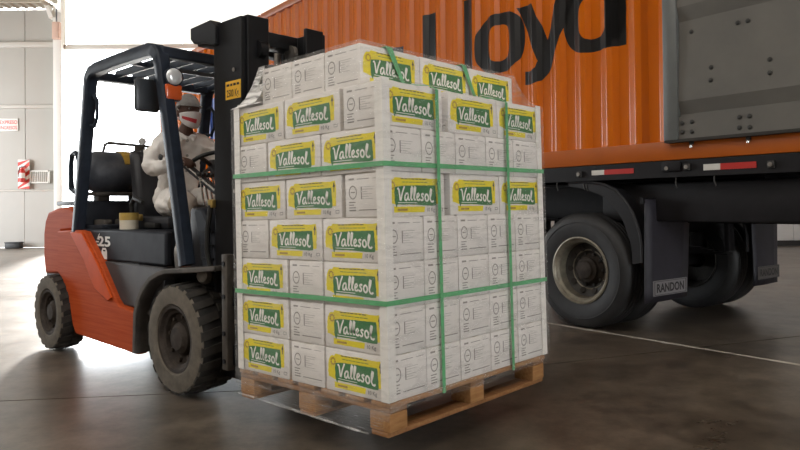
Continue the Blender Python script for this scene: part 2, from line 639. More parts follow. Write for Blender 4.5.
floor_o = bpy.data.objects.new('floor', None)
COL.objects.link(floor_o)
floor_o['kind'] = 'structure'
fb = MB().box((0, 6, -0.24), (34, 30, 0.16), 'joint_dark')
struct(fb, 'subfloor', floor_o)
g = 0.006
for (xa, xb) in ((-16.0, -0.3), (-0.3, 16.0)):
    for k in range(-4, 5):
        lo, hi = -8.0, 20.0
        def cl(x, y):
            return max(lo, min(hi, y))
        ya0, yb0 = jy(xa) + k * 5.1 + g, jy(xb) + k * 5.1 + g
        ya1, yb1 = jy(xa) + (k + 1) * 5.1 - g, jy(xb) + (k + 1) * 5.1 - g
        # clip the slab to the hall
        poly = [(xa, ya0), (xb, yb0), (xb, yb1), (xa, ya1)]
        for (sgn, lim) in ((1, lo), (-1, hi)):
            out = []
            for i in range(len(poly)):
                p, q = poly[i], poly[(i + 1) % len(poly)]
                pi, qi = sgn * (p[1] - lim) >= 0, sgn * (q[1] - lim) >= 0
                if pi:
                    out.append(p)
                if pi != qi:
                    t = (lim - p[1]) / (q[1] - p[1])
                    out.append((p[0] + t * (q[0] - p[0]), lim))
            poly = out
            if len(poly) < 3:
                break
        if len(poly) < 3:
            continue
        sl = MB().prism(poly, (0, 0, -0.16), (1, 0, 0), (0, 1, 0), (0, 0, 0.16), 'concrete_floor')
        sl.build('concrete_slab', floor_o, None)

# painted line on the floor, parallel to the trailer
a, bb = Vector((0.2, 7.84, 0.001)), Vector((4.6, 2.135, 0.001))
dl = (bb - a).normalized()
nl = Vector((-dl.y, dl.x, 0))
ln = MB()
for i in range(22):
    p, q = a.lerp(bb, i / 22), a.lerp(bb, (i + 1) / 22)
    w0, w1 = 0.022 + 0.006 * math.sin(i * 2.1), 0.022 + 0.006 * math.sin((i + 1) * 2.1)
    ln.add([p - nl * w0, q - nl * w1, q + nl * w1, p + nl * w0], [(0, 1, 2, 3)], 'paint_line')
ln.build('trim_1', None, None, kind='structure')

yard = MB().box((0, 65, -0.13), (160, 89.6, 0.2), 'yard_concrete')
struct(yard, 'ground')

OX = -1.2                                     # right jamb of the doorway
wl = bpy.data.objects.new('wall_left', None)
COL.objects.link(wl)
wl['kind'] = 'structure'
MB().box((-13.1, 20.17, 3.55), (6.2, 0.1, 7.1), 'wall_base').build('wall_core', wl, None)
for i in range(6):
    xr = -9.93 - i * 1.15
    MB().box((xr - 0.575, 20.06, 4.365), (1.138, 0.11, 5.36), 'wall_panel', bev=0.008).build('wall_panel', wl, None)
    MB().box((xr - 0.575, 20.03, 0.84), (1.142, 0.17, 1.66), 'wall_base', bev=0.006).build('dado_panel', wl, None)
MB().box((-13.0, 19.96, 6.0), (6.0, 0.12, 0.16), 'wall_rail', bev=0.02).build('wall_rail', wl)
MB().box((-13.0, 19.97, 4.17), (6.0, 0.08, 0.10), 'wall_rail', bev=0.02).build('wall_rail', wl)
MB().box((-13.0, 19.95, 1.69), (6.0, 0.06, 0.05), 'wall_rail', bev=0.01).build('wall_rail', wl)

cl_ = MB().box((-9.995, 19.9, 4.75), (0.25, 0.3, 9.5), 'column_white', bev=0.01)
struct(cl_, 'column')
br = MB().bar((-10.80, 19.78, 8.6), (-10.14, 19.78, 6.72), 0.12, 0.20, 'column_white', up=(0, 1, 0))
struct(br, 'column_brace')
wc = bpy.data.objects.new('wall_front', None)
COL.objects.link(wc)
wc['kind'] = 'structure'
MB().box(((OX - 9.87) / 2, 20.0, 5.9), (OX + 9.87, 0.22, 0.14), 'wall_rail', bev=0.02).build('door_header', wc)
MB().box(((OX - 9.87) / 2, 20.0, 7.6), (OX + 9.87, 0.16, 0.10), 'wall_rail', bev=0.02).build('door_header', wc)
for i in range(8):
    MB().box((-9.87 + 0.575 + i * 1.15, 20.08, 7.75), (1.142, 0.012, 3.56), 'translucent_sheet').build('translucent_panel', wc, None)
wr = bpy.data.objects.new('wall_right', None)
COL.objects.link(wr)
wr['kind'] = 'structure'
MB().box((OX + 0.1, 18.7, 4.75), (0.2, 2.9, 9.5), 'wall_grey').build('return_wall', wr, None)
for i in range(14):
    MB().box((OX + 0.62 + i * 1.25, 17.35, 4.82), (1.235, 0.12, 9.36), 'wall_grey', bev=0.008).build('wall_panel', wr, None)
MB().box((OX + 8.7, 17.31, 0.07), (17.4, 0.1, 0.14), 'black_plastic').build('baseboard', wr, None)
MB().box((16.1, 4.7, 4.75), (0.2, 25.6, 9.5), 'wall_grey').build('side_wall', wr, None)
wb = MB()
wb.box((-5.0, -8.1, 4.75), (22.0, 0.2, 9.5), 'wall_panel')
wb.box((13.2, -8.1, 4.75), (6.4, 0.2, 9.5), 'wall_panel')
wb.box((8.0, -8.1, 7.3), (4.0, 0.2, 4.4), 'wall_panel')  # wall above an unseen opening added to let light in
wb.box((-9.15, -8.1, 7.3), (8.3, 0.2, 4.4), 'wall_panel')
struct(wb, 'wall_back', smooth=None)
ws = MB().box((-16.1, 1.75, 4.75), (0.2, 19.7, 9.5), 'wall_panel').box((-16.1, 19.3, 4.75), (0.2, 1.6, 9.5), 'wall_panel').box((-16.1, 15.05, 7.4), (0.2, 6.9, 4.2), 'wall_panel')
struct(ws, 'wall_side')  # the gap is an unseen opening added to light the container ribs
ce = bpy.data.objects.new('ceiling', None)
COL.objects.link(ce)
ce['kind'] = 'structure'
cb = MB().box((3.1, 6.0, 9.6), (26.2, 28.4, 0.2), 'ceiling_tin')
cb.build('roof_deck', ce, None)
MB().box((-9.95, 5.8, 8.3), (0.1, 27.6, 2.4), 'ceiling_tin').build('fascia', ce, None)
cc = MB()
prof, x = [], -16.0
while x < -10.0:
    prof += [(x, 0.0), (x + 0.06, 0.04), (x + 0.14, 0.04), (x + 0.20, 0.0)]
    x += 0.25
for (p, q) in zip(prof[:-1], prof[1:]):
    cc.add([(p[0], -8, 7.08 + p[1]), (q[0], -8, 7.08 + q[1]), (q[0], 20, 7.08 + q[1]), (p[0], 20, 7.08 + p[1])], [(0, 1, 2, 3)], 'ceiling_tin')
cc.build('corrugated_soffit', ce, None)
for yy in (14.0, 18.9):
    MB().box((-13.0, yy, 7.0), (6.0, 0.10, 0.13), 'ceiling_tin').build('purlin', ce, None)

# things on the far wall
jb = thing('junction_box', 'small pinkish junction box high on the white column by the doorway', 'box', Matrix.Translation((-9.98, 19.74, 6.08)))
MB().box((0, -0.05, 0.26), (0.22, 0.12, 0.5), 'box_pink', bev=0.012).build('enclosure', jb)
MB().box((0, -0.115, 0.26), (0.17, 0.012, 0.42), 'box_pink', bev=0.004).build('cover', jb)
MB().cyl((0, -0.05, 0.51), (0, -0.05, 0.9), 0.02, 'wire_steel').build('conduit', jb)
sg = thing('wall_sign', 'white wall sign with two lines of red lettering', 'sign', Matrix.Translation((-11.56, 19.985, 3.46)))
MB().box((0, 0, 0.18), (0.56, 0.02, 0.37), 'sign_white', bev=0.004).build('sign_board', sg)
tx = MB()
tx.text('EXPRESO', (0, -0.0115, 0.205), (1, 0, 0), (0, 0, 1), 0.150, 'sign_red', 'CENTER', 0.02, sx=0.86)
tx.build('sign_lettering', sg, None)
tx = MB()
tx.text('INGRESOS', (0, -0.0115, 0.045), (1, 0, 0), (0, 0, 1), 0.150, 'sign_red', 'CENTER', 0.02, sx=0.72)
tx.build('sign_lettering', sg, None)

eb = thing('extinguisher_board', 'red and white diagonally striped fire extinguisher board on the wall', 'safety board', Matrix.Translation((-11.08, 19.90, 1.74)))
MB().box((0, 0.02, 0.43), (0.34, 0.02, 0.86), 'sign_white', bev=0.003).build('backing_board', eb)
st = MB()
for k in range(-1, 5):
    z0 = -0.06 + k * 0.24
    poly = [(-0.17, z0), (0.17, z0 + 0.26), (0.17, z0 + 0.38), (-0.17, z0 + 0.12)]
    poly = [(x_, max(0.0, min(0.86, z_))) for x_, z_ in poly]
    if max(p[1] for p in poly) - min(p[1] for p in poly) > 0.02:
        st.prism(poly, (0, 0.0098, 0), (1, 0, 0), (0, 0, 1), (0, -0.0015, 0), 'board_red')
st.build('stripes', eb, None)
ex = thing('fire_extinguisher', 'red fire extinguisher hung on the striped board', 'fire extinguisher', Matrix.Translation((-11.07, 19.82, 1.93)))
MB().lathe([(0.0, 0), (0.06, 0), (0.075, 0.02), (0.075, 0.32), (0.06, 0.37), (0.025, 0.40), (0.025, 0.43), (0, 0.43)], (0, 0, 0), (0, 0, 1), 'bottle_red', 20).build('cylinder_body', ex)
MB().box((0.03, 0, 0.45), (0.13, 0.025, 0.03), 'black_plastic', bev=0.005).build('handle', ex)
MB().tube([(-0.02, 0, 0.44), (-0.08, 0, 0.43), (-0.105, 0, 0.33), (-0.10, 0, 0.15)], 0.012, 'black_plastic').build('hose', ex)
MB().lathe([(0.0765, 0.12), (0.0765, 0.27)], (0, 0, 0), (0, 0, 1), 'sign_white', 20, ).build('paper_label', ex)
vg = thing('wall_grille', 'white wall grille beside the striped extinguisher board', 'grille', Matrix.Translation((-10.62, 19.94, 1.90)))
MB().box((0, 0, 0.02), (0.56, 0.05, 0.04), 'grille_white').box((0, 0, 0.36), (0.56, 0.05, 0.04), 'grille_white').box((-0.27, 0, 0.19), (0.03, 0.05, 0.38), 'grille_white').box((0.27, 0, 0.19), (0.03, 0.05, 0.38), 'grille_white').build('grille_frame', vg)
bar_me = MB().box((0, 0, 0.19), (0.018, 0.03, 0.33), 'grille_white').mesh('bar', None)
for i in range(9):
    o = bpy.data.objects.new('bar', bar_me)
    COL.objects.link(o)
    o.parent = vg
    o.location = (-0.22 + i * 0.055, 0, 0)
fbx = thing('floor_box', 'low dark box on the floor at the foot of the pale wall', 'box', Matrix.Translation((-11.25, 19.7, 0)))
MB().box((0, 0, 0.08), (0.42, 0.25, 0.16), 'black_plastic', bev=0.02).build('box_body', fbx)
MB().box((0, 0, 0.17), (0.44, 0.27, 0.03), 'black_plastic', bev=0.01).build('lid', fbx)

# cartons piled by the far right wall
bc = MB().box((0, 0, 0.115), (0.42, 0.42, 0.23), 'brown_carton', bev=0.006)
bc_me = bc.mesh('brown_carton', 35)
tp_me = MB().box((0, -0.211, 0.115), (0.05, 0.003, 0.22), 'tin_white').mesh('tape', None)
nm_ = ['bottom', 'second', 'third', 'topmost']
for k in range(4):
    o = bpy.data.objects.new('brown_carton', bc_me)
    COL.objects.link(o)
    o.matrix_world = Matrix.Translation((10.55 + (k % 2) * 0.012, 16.9, k * 0.232)) @ Matrix.Rotation(0.03 * (-1) ** k, 4, 'Z')
    tag(o, '%s of the far brown cartons stacked by the grey wall beyond the trailer' % nm_[k], 'carton', 'brown cartons by the far wall')
    t_ = bpy.data.objects.new('tape', tp_me)
    COL.objects.link(t_)
    t_.parent = o

# ---------------------------------------------------------------- pallet
pal = thing('pallet', 'worn wooden pallet carried on the forks under the white cartons', 'pallet', PM)
PW, PD, PH = 1.2, 1.07, 0.145
for i in range(7):
    yy = 0.05 + i * (PD - 0.10) / 6
    MB().box((PW / 2, yy, -0.011), (PW + 0.004 * math.sin(i * 3), 0.115, 0.020), 'pallet_wood', bev=0.003).build('deck_board', pal)
for xx in (0.055, PW / 2, PW - 0.055):
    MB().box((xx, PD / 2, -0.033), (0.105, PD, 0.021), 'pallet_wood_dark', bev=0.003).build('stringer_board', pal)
for xx in (0.055, PW / 2, PW - 0.055):
    for yy in (0.06, PD / 2, PD - 0.06):
        MB().box((xx, yy, -0.083), (0.108, 0.118, 0.078), 'pallet_wood', bev=0.005).build('block', pal)
for yy in (0.06, PD / 2, PD - 0.06):
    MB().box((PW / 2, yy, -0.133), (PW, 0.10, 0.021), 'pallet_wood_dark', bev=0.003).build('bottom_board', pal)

# ---------------------------------------------------------------- cartons
CL, CE, CH = 0.3915, 0.2365, RH - 0.0048
WORD = []          # strokes of the hand-lettered wordmark, in letter units


def letters():
    out, x = [], 0.0

    def put(strokes, adv):
        nonlocal x
        for s in strokes:
            out.append([(x + p[0], p[1]) for p in s])
        x += adv
    put([[(-0.02, .84), (.06, .90), (.13, .80), (.24, .06), (.28, .06), (.46, .62), (.66, 1.02)]], .60)
    put([[(.42, .40), (.32, .52), (.18, .48), (.07, .30), (.08, .08), (.20, .02), (.33, .16), (.42, .46), (.40, .16), (.46, .04), (.55, .08)]], .56)
    for _ in (0, 1):
        put([[(.06, .12), (.22, .62), (.28, .96), (.20, 1.02), (.12, .80), (.09, .25), (.15, .04), (.27, .08)]], .30)
    put([[(.03, .22), (.22, .28), (.32, .42), (.24, .53), (.12, .46), (.06, .22), (.12, .05), (.25, .02), (.40, .14)]], .42)
    put([[(.34, .46), (.24, .54), (.12, .46), (.16, .34), (.28, .22), (.24, .06), (.12, .02), (.02, .10)]], .40)
    put([[(.24 + .17 * math.cos(R(a_)), .28 + .26 * math.sin(R(a_))) for a_ in range(60, 421, 30)]], .48)
    put([[(.08, .20), (.24, .70), (.28, .98), (.20, 1.02), (.12, .78), (.10, .22), (.20, .04), (.36, .02), (.46, .14)]], .48)
    return out, x


WORD, WLEN = letters()


def wavy(poly, amp, seed):
    rnd = random.Random(seed)
    out = []
    for i in range(len(poly)):
        p, q = poly[i], poly[(i + 1) % len(poly)]
        n = max(1, int(math.hypot(q[0] - p[0], q[1] - p[1]) / 0.035))
        for k in range(n):
            t = k / n
            out.append((p[0] + (q[0] - p[0]) * t + rnd.uniform(-amp, amp), p[1] + (q[1] - p[1]) * t + rnd.uniform(-amp, amp)))
    return out


def label_mesh():
    """printed long side, facing -y of the carton"""
    L_ = MB()
    L_.keep = False

    def pt(n, y):
        return (-CL / 2, -CE / 2 - 0.0006 - y, 0), (CL, 0, 0), (0, 0, CH)

    def fl_(poly, y, mname):
        o_, u_, v_ = pt(0, y)
        L_.flat([poly], o_, u_, v_, mname)
    # each ink is one flat patch, stacked by a few tenths of a millimetre
    rag = [(.045, .33), (.035, .55), (.05, .72), (.075, .80), (.10, .84), (.14, .83), (.165, .885), (.30, .875), (.55, .885), (.78, .875), (.905, .885), (.915, .60), (.905, .28), (.5, .26), (.16, .27), (.10, .31)]
    fl_(wavy(rag, .006, 3), 0, 'print_yellow')
    fl_(wavy([(.15, .09), (.64, .085), (.65, .22), (.14, .225)], .004, 4), 0, 'print_yellow')
    gr = [(.165, .665), (.30, .70), (.55, .715), (.83, .72), (.845, .50), (.845, .24), (.70, .235), (.45, .265), (.20, .27), (.185, .20), (.165, .30), (.155, .50)]
    fl_(wavy(gr, .004, 5), .0003, 'print_green')
    o_, u_, v_ = pt(0, .0006)
    for s in WORD:
        pa = []
        for (x, y) in s:
            tx_ = x / WLEN
            pa.append(((.205 + .60 * tx_) * CL, (.335 + (.335 - .03 * tx_) * y + .035 * math.sin(PI * tx_) - .02 * tx_) * CH))
        L_.ribbon(pa, .0088, o_, (1, 0, 0), (0, 0, 1), 'print_white')
    fl_([(.21, .305), (.52, .300), (.52, .315), (.21, .320)], .0006, 'print_white')
    # sun flower at the left of the patch
    for k in range(9):
        a_ = 2 * PI * k / 9
        c = (.125 + .035 * math.cos(a_), .70 + .075 * math.sin(a_))
        fl_([(c[0] - .012, c[1] - .02), (c[0] + .012, c[1] - .02), (c[0] + .012, c[1] + .02), (c[0] - .012, c[1] + .02)], .0003, 'tank_yellow')
    # small print
    x = .26
    for w in (.045, .05, .03, .055, .05, .04, .06):
        fl_([(x, .845), (x + w, .845), (x + w, .868), (x, .868)], .0003, 'print_black')
        x += w + .014
    x = .28
    for w in (.05, .04, .06, .03, .07, .05, .06):
        fl_([(x, .775), (x + w, .775), (x + w, .79), (x, .79)], .0003, 'print_green')
        x += w + .01
    fl_([(.20, .125), (.36, .125), (.36, .175), (.20, .175)], .0003, 'tank_yellow')
    # arrow in the yellow margin
    fl_([(.872, .62), (.886, .62), (.886, .74), (.872, .74)], .0003, 'print_black')
    fl_([(.858, .74), (.900, .74), (.879, .86)], .0003, 'print_black')
    o_, u_, v_ = pt(0, .0003)
    L_.text('10 Kg', (-CL / 2 + .675 * CL, -CE / 2 - .0009, .10 * CH), (1, 0, 0), (0, 0, 1), .024, 'print_black', 'LEFT', 0.0)
    fl_([(.90, .105), (.96, .105), (.96, .115), (.90, .115)], .0003, 'print_black')
    fl_([(.90, .17), (.96, .17), (.96, .18), (.90, .18)], .0003, 'print_black')
    fl_([(.90, .105), (.905, .105), (.905, .18), (.90, .18)], .0003, 'print_black')
    fl_([(.955, .105), (.96, .105), (.96, .18), (.955, .18)], .0003, 'print_black')
    return L_


def end_mesh():
    """printed short side, facing -x; u runs toward -y so that it reads from outside"""
    E_ = MB()
    X = -CL / 2 - .0006

    def fl_(x0, y0, x1, y1, mname, dy=0.0):
        o_ = (X, CE / 2, 0)
        E_.flat([[(x0, y0), (x1, y0 + dy), (x1, y1 + dy), (x0, y1)]], o_, (0, -CE, 0), (0, 0, CH), mname)
    fl_(.10, .86, .24, .905, 'print_grey')
    fl_(.32, .87, .63, .888, 'print_grey')
    fl_(.72, .872, .92, .884, 'print_grey')
    o_ = (X, CE / 2, 0)
    c = [(.205 * CE + .0225 * math.cos(2 * PI * k / 20), .575 * CH + .0275 * math.sin(2 * PI * k / 20)) for k in range(20)]
    E_.ribbon(c, .0055, o_, (0, -1, 0), (0, 0, 1), 'print_grey', closed=True)
    fl_(.15, .565, .26, .59, 'print_grey')
    for k, w in enumerate((.17, .13, .18, .16)):
        fl_(.10, .335 - k * .062, .10 + w, .360 - k * .062, 'print_grey')
    for k in range(6):
        fl_(.42, .69 - k * .055, .42 + (.34, .30, .16, .28, .20, .30)[k], .698 - k * .055, 'print_grey')
    fl_(.415, .42, .445, .70, 'print_grey')
    fl_(.36, .155, .93, .178, 'print_grey')
    fl_(.10, .145, .28, .175, 'print_grey')
    return E_


def carton_body():
    B_ = MB()
    B_.box((0, 0, CH / 2), (CL, CE, CH), 'carton_white', bev=0.0035)
    B_.box((0, 0, RH / 2), (CL - .020, CE - .020, RH - .0006), 'carton_white')      # inset block added to keep sky light out of the layer gaps
    return B_


body_me = carton_body().mesh('carton', 35)
lab = label_mesh()
lab_me = lab.mesh('printed_label', None)
end_me = end_mesh().mesh('printed_end', None)
tape_me = MB().box((0, 0, CH + 0.0004), (CL, 0.05, 0.0006), 'tin_white').mesh('top_tape', None)
RZ = lambda a_: Matrix.Rotation(a_, 4, 'Z')


def carton(loc, rot, label, sl=1.0):
    o = bpy.data.objects.new('carton', body_me)
    COL.objects.link(o)
    j = random.uniform(-0.004, 0.004)
    o.matrix_world = PM @ Matrix.Translation((loc[0], loc[1], loc[2])) @ RZ(rot + j) @ Matrix.Diagonal((sl, 1, 1, 1))
    tag(o, label, 'carton', 'white oil cartons stacked on the pallet')
    for me, M in ((lab_me, None), (lab_me, RZ(PI)), (end_me, None), (end_me, RZ(PI)), (tape_me, None)):
        c = bpy.data.objects.new(me.name, me)
        COL.objects.link(c)
        c.parent = o
        if M is not None:
            c.matrix_local = M
    return o


LAYER = ['bottom layer', 'second layer up', 'third layer up', 'fourth layer up', 'fifth layer up', 'sixth layer up', 'seventh layer up', 'topmost set-back layer']
ORD = ['first', 'second', 'third', 'fourth', 'fifth']
H90 = PI / 2
for k in range(7):
    z = k * RH
    ly = LAYER[k]
    if k in (4, 6):                       # three labels across the truck-side face
        for i, xc in enumerate((0.198, 0.632, 1.028)):
            if i == 0:
                carton((xc, CE / 2 + 0.004, z), 0, 'white carton, green label toward the truck, %s, at the near corner' % ly)
            else:
                carton((xc, CE / 2 + 0.004, z), 0, 'white carton, green label toward the truck, %s, %s from near corner' % (ly, ORD[i]))
        for i, yc in enumerate((0.264 + 0.2, 0.668 + 0.2)):
            carton((CE / 2 + 0.004, yc, z), H90, 'white carton, green label on the forklift-side face, %s, %s' % (ly, ('next behind the corner carton', 'beside the mast')[i]))
        # ends of the rows behind, seen in the slits
        for i in (1, 2):
            carton((0.60 + (i - 1) * 0.4, 0.265 + CE / 2, z), 0, 'white carton behind the %s labelled carton of the %s' % (ORD[i], ly))
    else:
        ends = 5
        for i in range(ends):
            xc = CE / 2 + i * 0.2405
            if i == 0:
                carton((xc, CL / 2, z), H90, 'white near-corner carton of the %s, label and printed end both showing' % ly)
            else:
                carton((xc, CL / 2, z), H90, 'white carton, printed end toward the truck, %s, %s from near corner' % (ly, ORD[i]))
        if k in (3, 5):
            carton((CE / 2, 0.402 + CL / 2, z), H90, 'white carton, label on the forklift-side face, %s, next behind corner' % ly)
            carton((CL / 2, 0.81 + CE / 2, z), 0, 'white carton, printed end beside the mast, %s' % ly)
        else:
            carton((CL / 2, 0.404 + CE / 2, z), 0, 'white carton, printed end between two labelled cartons, %s' % ly)
            carton((CE / 2, 0.660 + CL / 2, z), H90, 'white carton, label on the forklift-side face, %s, beside the mast' % ly)
z = 7 * RH
for j in range(3):
    for i in range(3):
        xc, yc = 0.045 + CL / 2 + i * 0.3955, 0.172 + CE / 2 + j * 0.242
        if j == 0:
            nm = 'white carton of the topmost set-back layer, label toward the truck, %s from near corner' % ORD[i]
        elif i == 0:
            nm = 'white carton of the topmost layer, printed end forklift side, %s' % ('in the middle' if j == 1 else 'nearest the mast')
        else:
            nm = 'white carton inside the topmost layer, %s row back, %s from the forklift side' % (ORD[j], ORD[i])
        carton((xc, yc, z), 0, nm)

core = MB()  # solid fill for the inner cartons, added to stop light leaking through gaps
for k in range(7):
    y0_ = 0.51 if k in (4, 6) else 0.41
    core.box((0.79, (y0_ + 1.055) / 2, k * RH + RH / 2), (0.775, 1.055 - y0_, RH - .001), 'carton_white', bev=0.004)
co = core.build('carton_core', None, None)
co.matrix_world = PM
co['kind'] = 'stuff'
tag(co, 'white cartons packed inside the stack behind its visible faces', 'cartons')

# edge boards
W7 = 7 * RH
eb_specs = [((0, 0), (1, 1), 'white cardboard edge board on the near corner of the carton stack'),
            ((1.222, 0), (-1, 1), 'white cardboard edge board on the stack corner toward the trailer wheel'),
            ((0, 1.068), (1, -1), 'white cardboard edge board on the stack corner beside the mast')]
for (c, s, lb) in eb_specs:
    w, t = 0.046, 0.005
    x0, y0 = c[0] - s[0] * 0.008, c[1] - s[1] * 0.006
    poly = [(x0, y0), (x0 + s[0] * w, y0), (x0 + s[0] * w, y0 + s[1] * t), (x0 + s[0] * t, y0 + s[1] * t), (x0 + s[0] * t, y0 + s[1] * w), (x0, y0 + s[1] * w)]
    e = MB().prism(poly, (0, 0, 0.002), (1, 0, 0), (0, 1, 0), (0, 0, W7 + 0.004), 'edge_board_white').build('edge_board', None, 35, bevel=0.0015)
    e.matrix_world = PM
    tag(e, lb, 'edge board', 'cardboard edge boards of the carton stack')

# green straps
def strap_ring(z0, tilt, label):
    s_ = MB()
    c = 0.013
    x0, x1, y0, y1 = -c, 1.234, -c + 0.002, 1.08
    P = [(x0, y0, z0), (x1, y0, z0 + tilt), (x1, y1, z0 + tilt), (x0, y1, z0 + tilt * 1.5), (x0, y0, z0)]
    nn = [Vector((0, -1, 0)), Vector((1, 0, 0)), Vector((0, 1, 0)), Vector((-1, 0, 0))]
    for i in range(4):
        p, q = Vector(P[i]), Vector(P[i + 1])
        d = (q - p).normalized()
        n_ = nn[i]
        w = Vector((0, 0, 0.0105))
        t = n_ * 0.0014
        vs = [p - w, q - w, q + w, p + w, p - w + t, q - w + t, q + w + t, p + w + t]
        s_.add(vs, [(0, 1, 2, 3), (4, 7, 6, 5), (0, 4, 5, 1), (2, 6, 7, 3), (0, 3, 7, 4), (1, 5, 6, 2)], 'strap_green')
    o = s_.build('strap', None, None)
    o.matrix_world = PM
    tag(o, label, 'strap', 'green straps round the carton stack')


strap_ring(5.15 * RH, 0.004, 'upper green strap running level round the carton stack')
strap_ring(2.135 * RH, -0.004, 'lower green strap running level round the carton stack')


def strap_over(x0, label):
    s_ = MB()
    z8 = 8 * RH
    P = [(x0, -0.016, -0.022), (x0, -0.016, W7 - 0.01), (x0 - 0.006, 0.02, W7 + 0.012), (x0 - 0.03, 0.155, W7 + 0.035), (x0 - 0.115, 0.162, z8 + 0.004), (x0 - 0.08, 0.90, z8 + 0.004), (x0, 1.075, W7 + 0.006), (x0, 1.085, -0.02)]
    s_.tube(P, 0, 'strap_green', sect=[(-0.0105, -0.0008), (0.0105, -0.0008), (0.0105, 0.0008), (-0.0105, 0.0008)], up=(1, 0, 0))
    o = s_.build('strap', None, None)
    o.matrix_world = PM
    tag(o, label, 'strap', 'green straps round the carton stack')


strap_over(0.334, 'upright green strap on the truck-side face nearer the near corner')
strap_over(0.886, 'upright green strap on the truck-side face nearer the trailer wheel')

# stretch film round the load
film = thing('stretch_film', 'clear stretch film wrapped round the whole stack of white cartons', 'film', PM)
fm = MB()
fm.keep = True
o1 = 0.017
lo_ring = [(-o1, -o1), (1.2 + o1 + 0.02, -o1), (1.2 + o1 + 0.02, 1.07 + o1), (-o1, 1.07 + o1)]
hi_ring = [(0.035, 0.160), (1.236, 0.160), (1.236, 0.905), (0.035, 0.905)]


def ring_pts(r, n=14):
    out = []
    for i in range(4):
        p, q = r[i], r[(i + 1) % 4]
        for k in range(n):
            out.append((p[0] + (q[0] - p[0]) * k / n, p[1] + (q[1] - p[1]) * k / n))
    return out


rows = []
ra, rb_ = ring_pts(lo_ring), ring_pts(hi_ring)
for k in range(8):
    rows.append([(x_, y_, k * RH if k else 0.004) for x_, y_ in ra])
rows[-1] = [(x_, y_, W7 + 0.004) for x_, y_ in ra]
for t in (0.25, 0.5, 0.75, 0.9, 1.0):
    zz = W7 + 0.004 + (8 * RH + 0.006 - W7) * (t ** 2.2)
    rows.append([(p[0] + (q[0] - p[0]) * t, p[1] + (q[1] - p[1]) * t, zz) for p, q in zip(ra, rb_)])
n_ = len(ra)
fv = [p for r_ in rows for p in r_]
ff = [(i * n_ + j, i * n_ + (j + 1) % n_, (i + 1) * n_ + (j + 1) % n_, (i + 1) * n_ + j) for i in range(len(rows) - 1) for j in range(n_)]
ff.append(tuple((len(rows) - 1) * n_ + j for j in range(n_)))
is_d = lambda f: len(f) == 4 and min(fv[i][2] for i in f) >= W7 and sum(fv[i][1] for i in f) / 4 > 0.86
fm.add(fv, [f for f in ff if not is_d(f)], 'stretch_film')
fm.build('wrap', film, 50)
fd = MB()
fd.keep = True
dfs = [f for f in ff if is_d(f)]
dv = sorted({i for f in dfs for i in f})
dm_ = {i: k for k, i in enumerate(dv)}
fd.add([fv[i] for i in dv], [tuple(dm_[i] for i in f) for f in dfs], 'film_drape')
fd.build('film_drape', film, 50)
sk = MB()
sk.keep = True
rnd = random.Random(5)
for (p, q) in (((-o1, 1.07 + o1), (-o1, -o1)), ((-o1, -o1), (1.22, -o1))):
    N = 16
    sec = []
    front = q[0] > 1
    for i in range(N + 1):
        t = i / N
        x_, y_ = p[0] + (q[0] - p[0]) * t, p[1] + (q[1] - p[1]) * t
        depth = (-0.075 if not front else -0.040) + 0.006 * math.sin(9 * t)
        sec.append([(x_, y_, 0.006), (x_ + rnd.uniform(-.004, .001), y_, -0.03), (x_ + 0.004, y_ + 0.004, depth)])
    for i in range(N):
        for k in range(2):
            sk.add([sec[i][k], sec[i + 1][k], sec[i + 1][k + 1], sec[i][k + 1]], [(0, 1, 2, 3)], 'film_loose')
sk.build('film_skirt', film, 50)
rp_ = MB()
rp_.tube([(-0.02, 1.07, -0.118), (-0.021, 0.8, -0.124), (-0.021, 0.5, -0.130), (-0.021, 0.2, -0.136), (-0.02, 0.11, -0.138)], 0.006, 'film_rope', n=6)
for q in range(6):
    rp_.tube([(-0.02, 1.05, -0.045 - q * .012), (-0.024, 0.55, -0.075 - q * .009), (-0.02, 0.02, -0.06 - q * .012)], 0.0012, 'film_rope', n=4)
rp_.build('film_tail', film, 40)

# ---------------------------------------------------------------- forklift
fk = thing('forklift', 'dusty orange and dark grey forklift carrying the tall stack of white cartons', 'forklift', FM)
MIR = lambda poly: poly


def sides(poly, y0, y1, mname, name, bevel=0.0, both=True, label=None):
    for s_ in ((-1, 1) if both else (-1,)):
        MB().prism(poly, (0, s_ * y0, 0), (1, 0, 0), (0, 0, 1), (0, s_ * (y1 - y0), 0), mname).build(name, fk, 35, bevel, label=label)


# counterweight
cwp = [(-2.50, .58), (-2.54, .72), (-2.54, .90), (-2.50, 1.03), (-2.42, 1.105), (-2.20, 1.135), (-1.90, 1.145), (-1.81, 1.12), (-1.80, .95), (-2.085, .935), (-2.085, .60), (-2.30, .585)]
cw = MB()
nseg = 8
ring_ = []
for i in range(nseg + 1):
    t = -1 + 2 * i / nseg
    yy = t * 0.50
    pull = 0.10 * abs(t) ** 3.5
    ring_.append([(x_ + (pull * (-2.0 - x_) / 0.54 * 1.0 if x_ < -2.0 else 0), yy, z_ - (0.025 * abs(t) ** 6 if z_ > 1.0 else 0)) for x_, z_ in cwp])
n_ = len(cwp)
vs = [p for r_ in ring_ for p in r_]
fs = [(i * n_ + j, i * n_ + (j + 1) % n_, (i + 1) * n_ + (j + 1) % n_, (i + 1) * n_ + j) for i in range(nseg) for j in range(n_)]
fs += [tuple(range(n_ - 1, -1, -1)), tuple(nseg * n_ + j for j in range(n_))]
cw.add(vs, fs, 'forklift_orange')
cwo = cw.build('counterweight', fk, 40, bevel=0.018)
for zz in (.70, .82):
    MB().box((-2.505, 0, zz), (.05, .5, .02), 'dusty_black').build('air_slot', cwo)
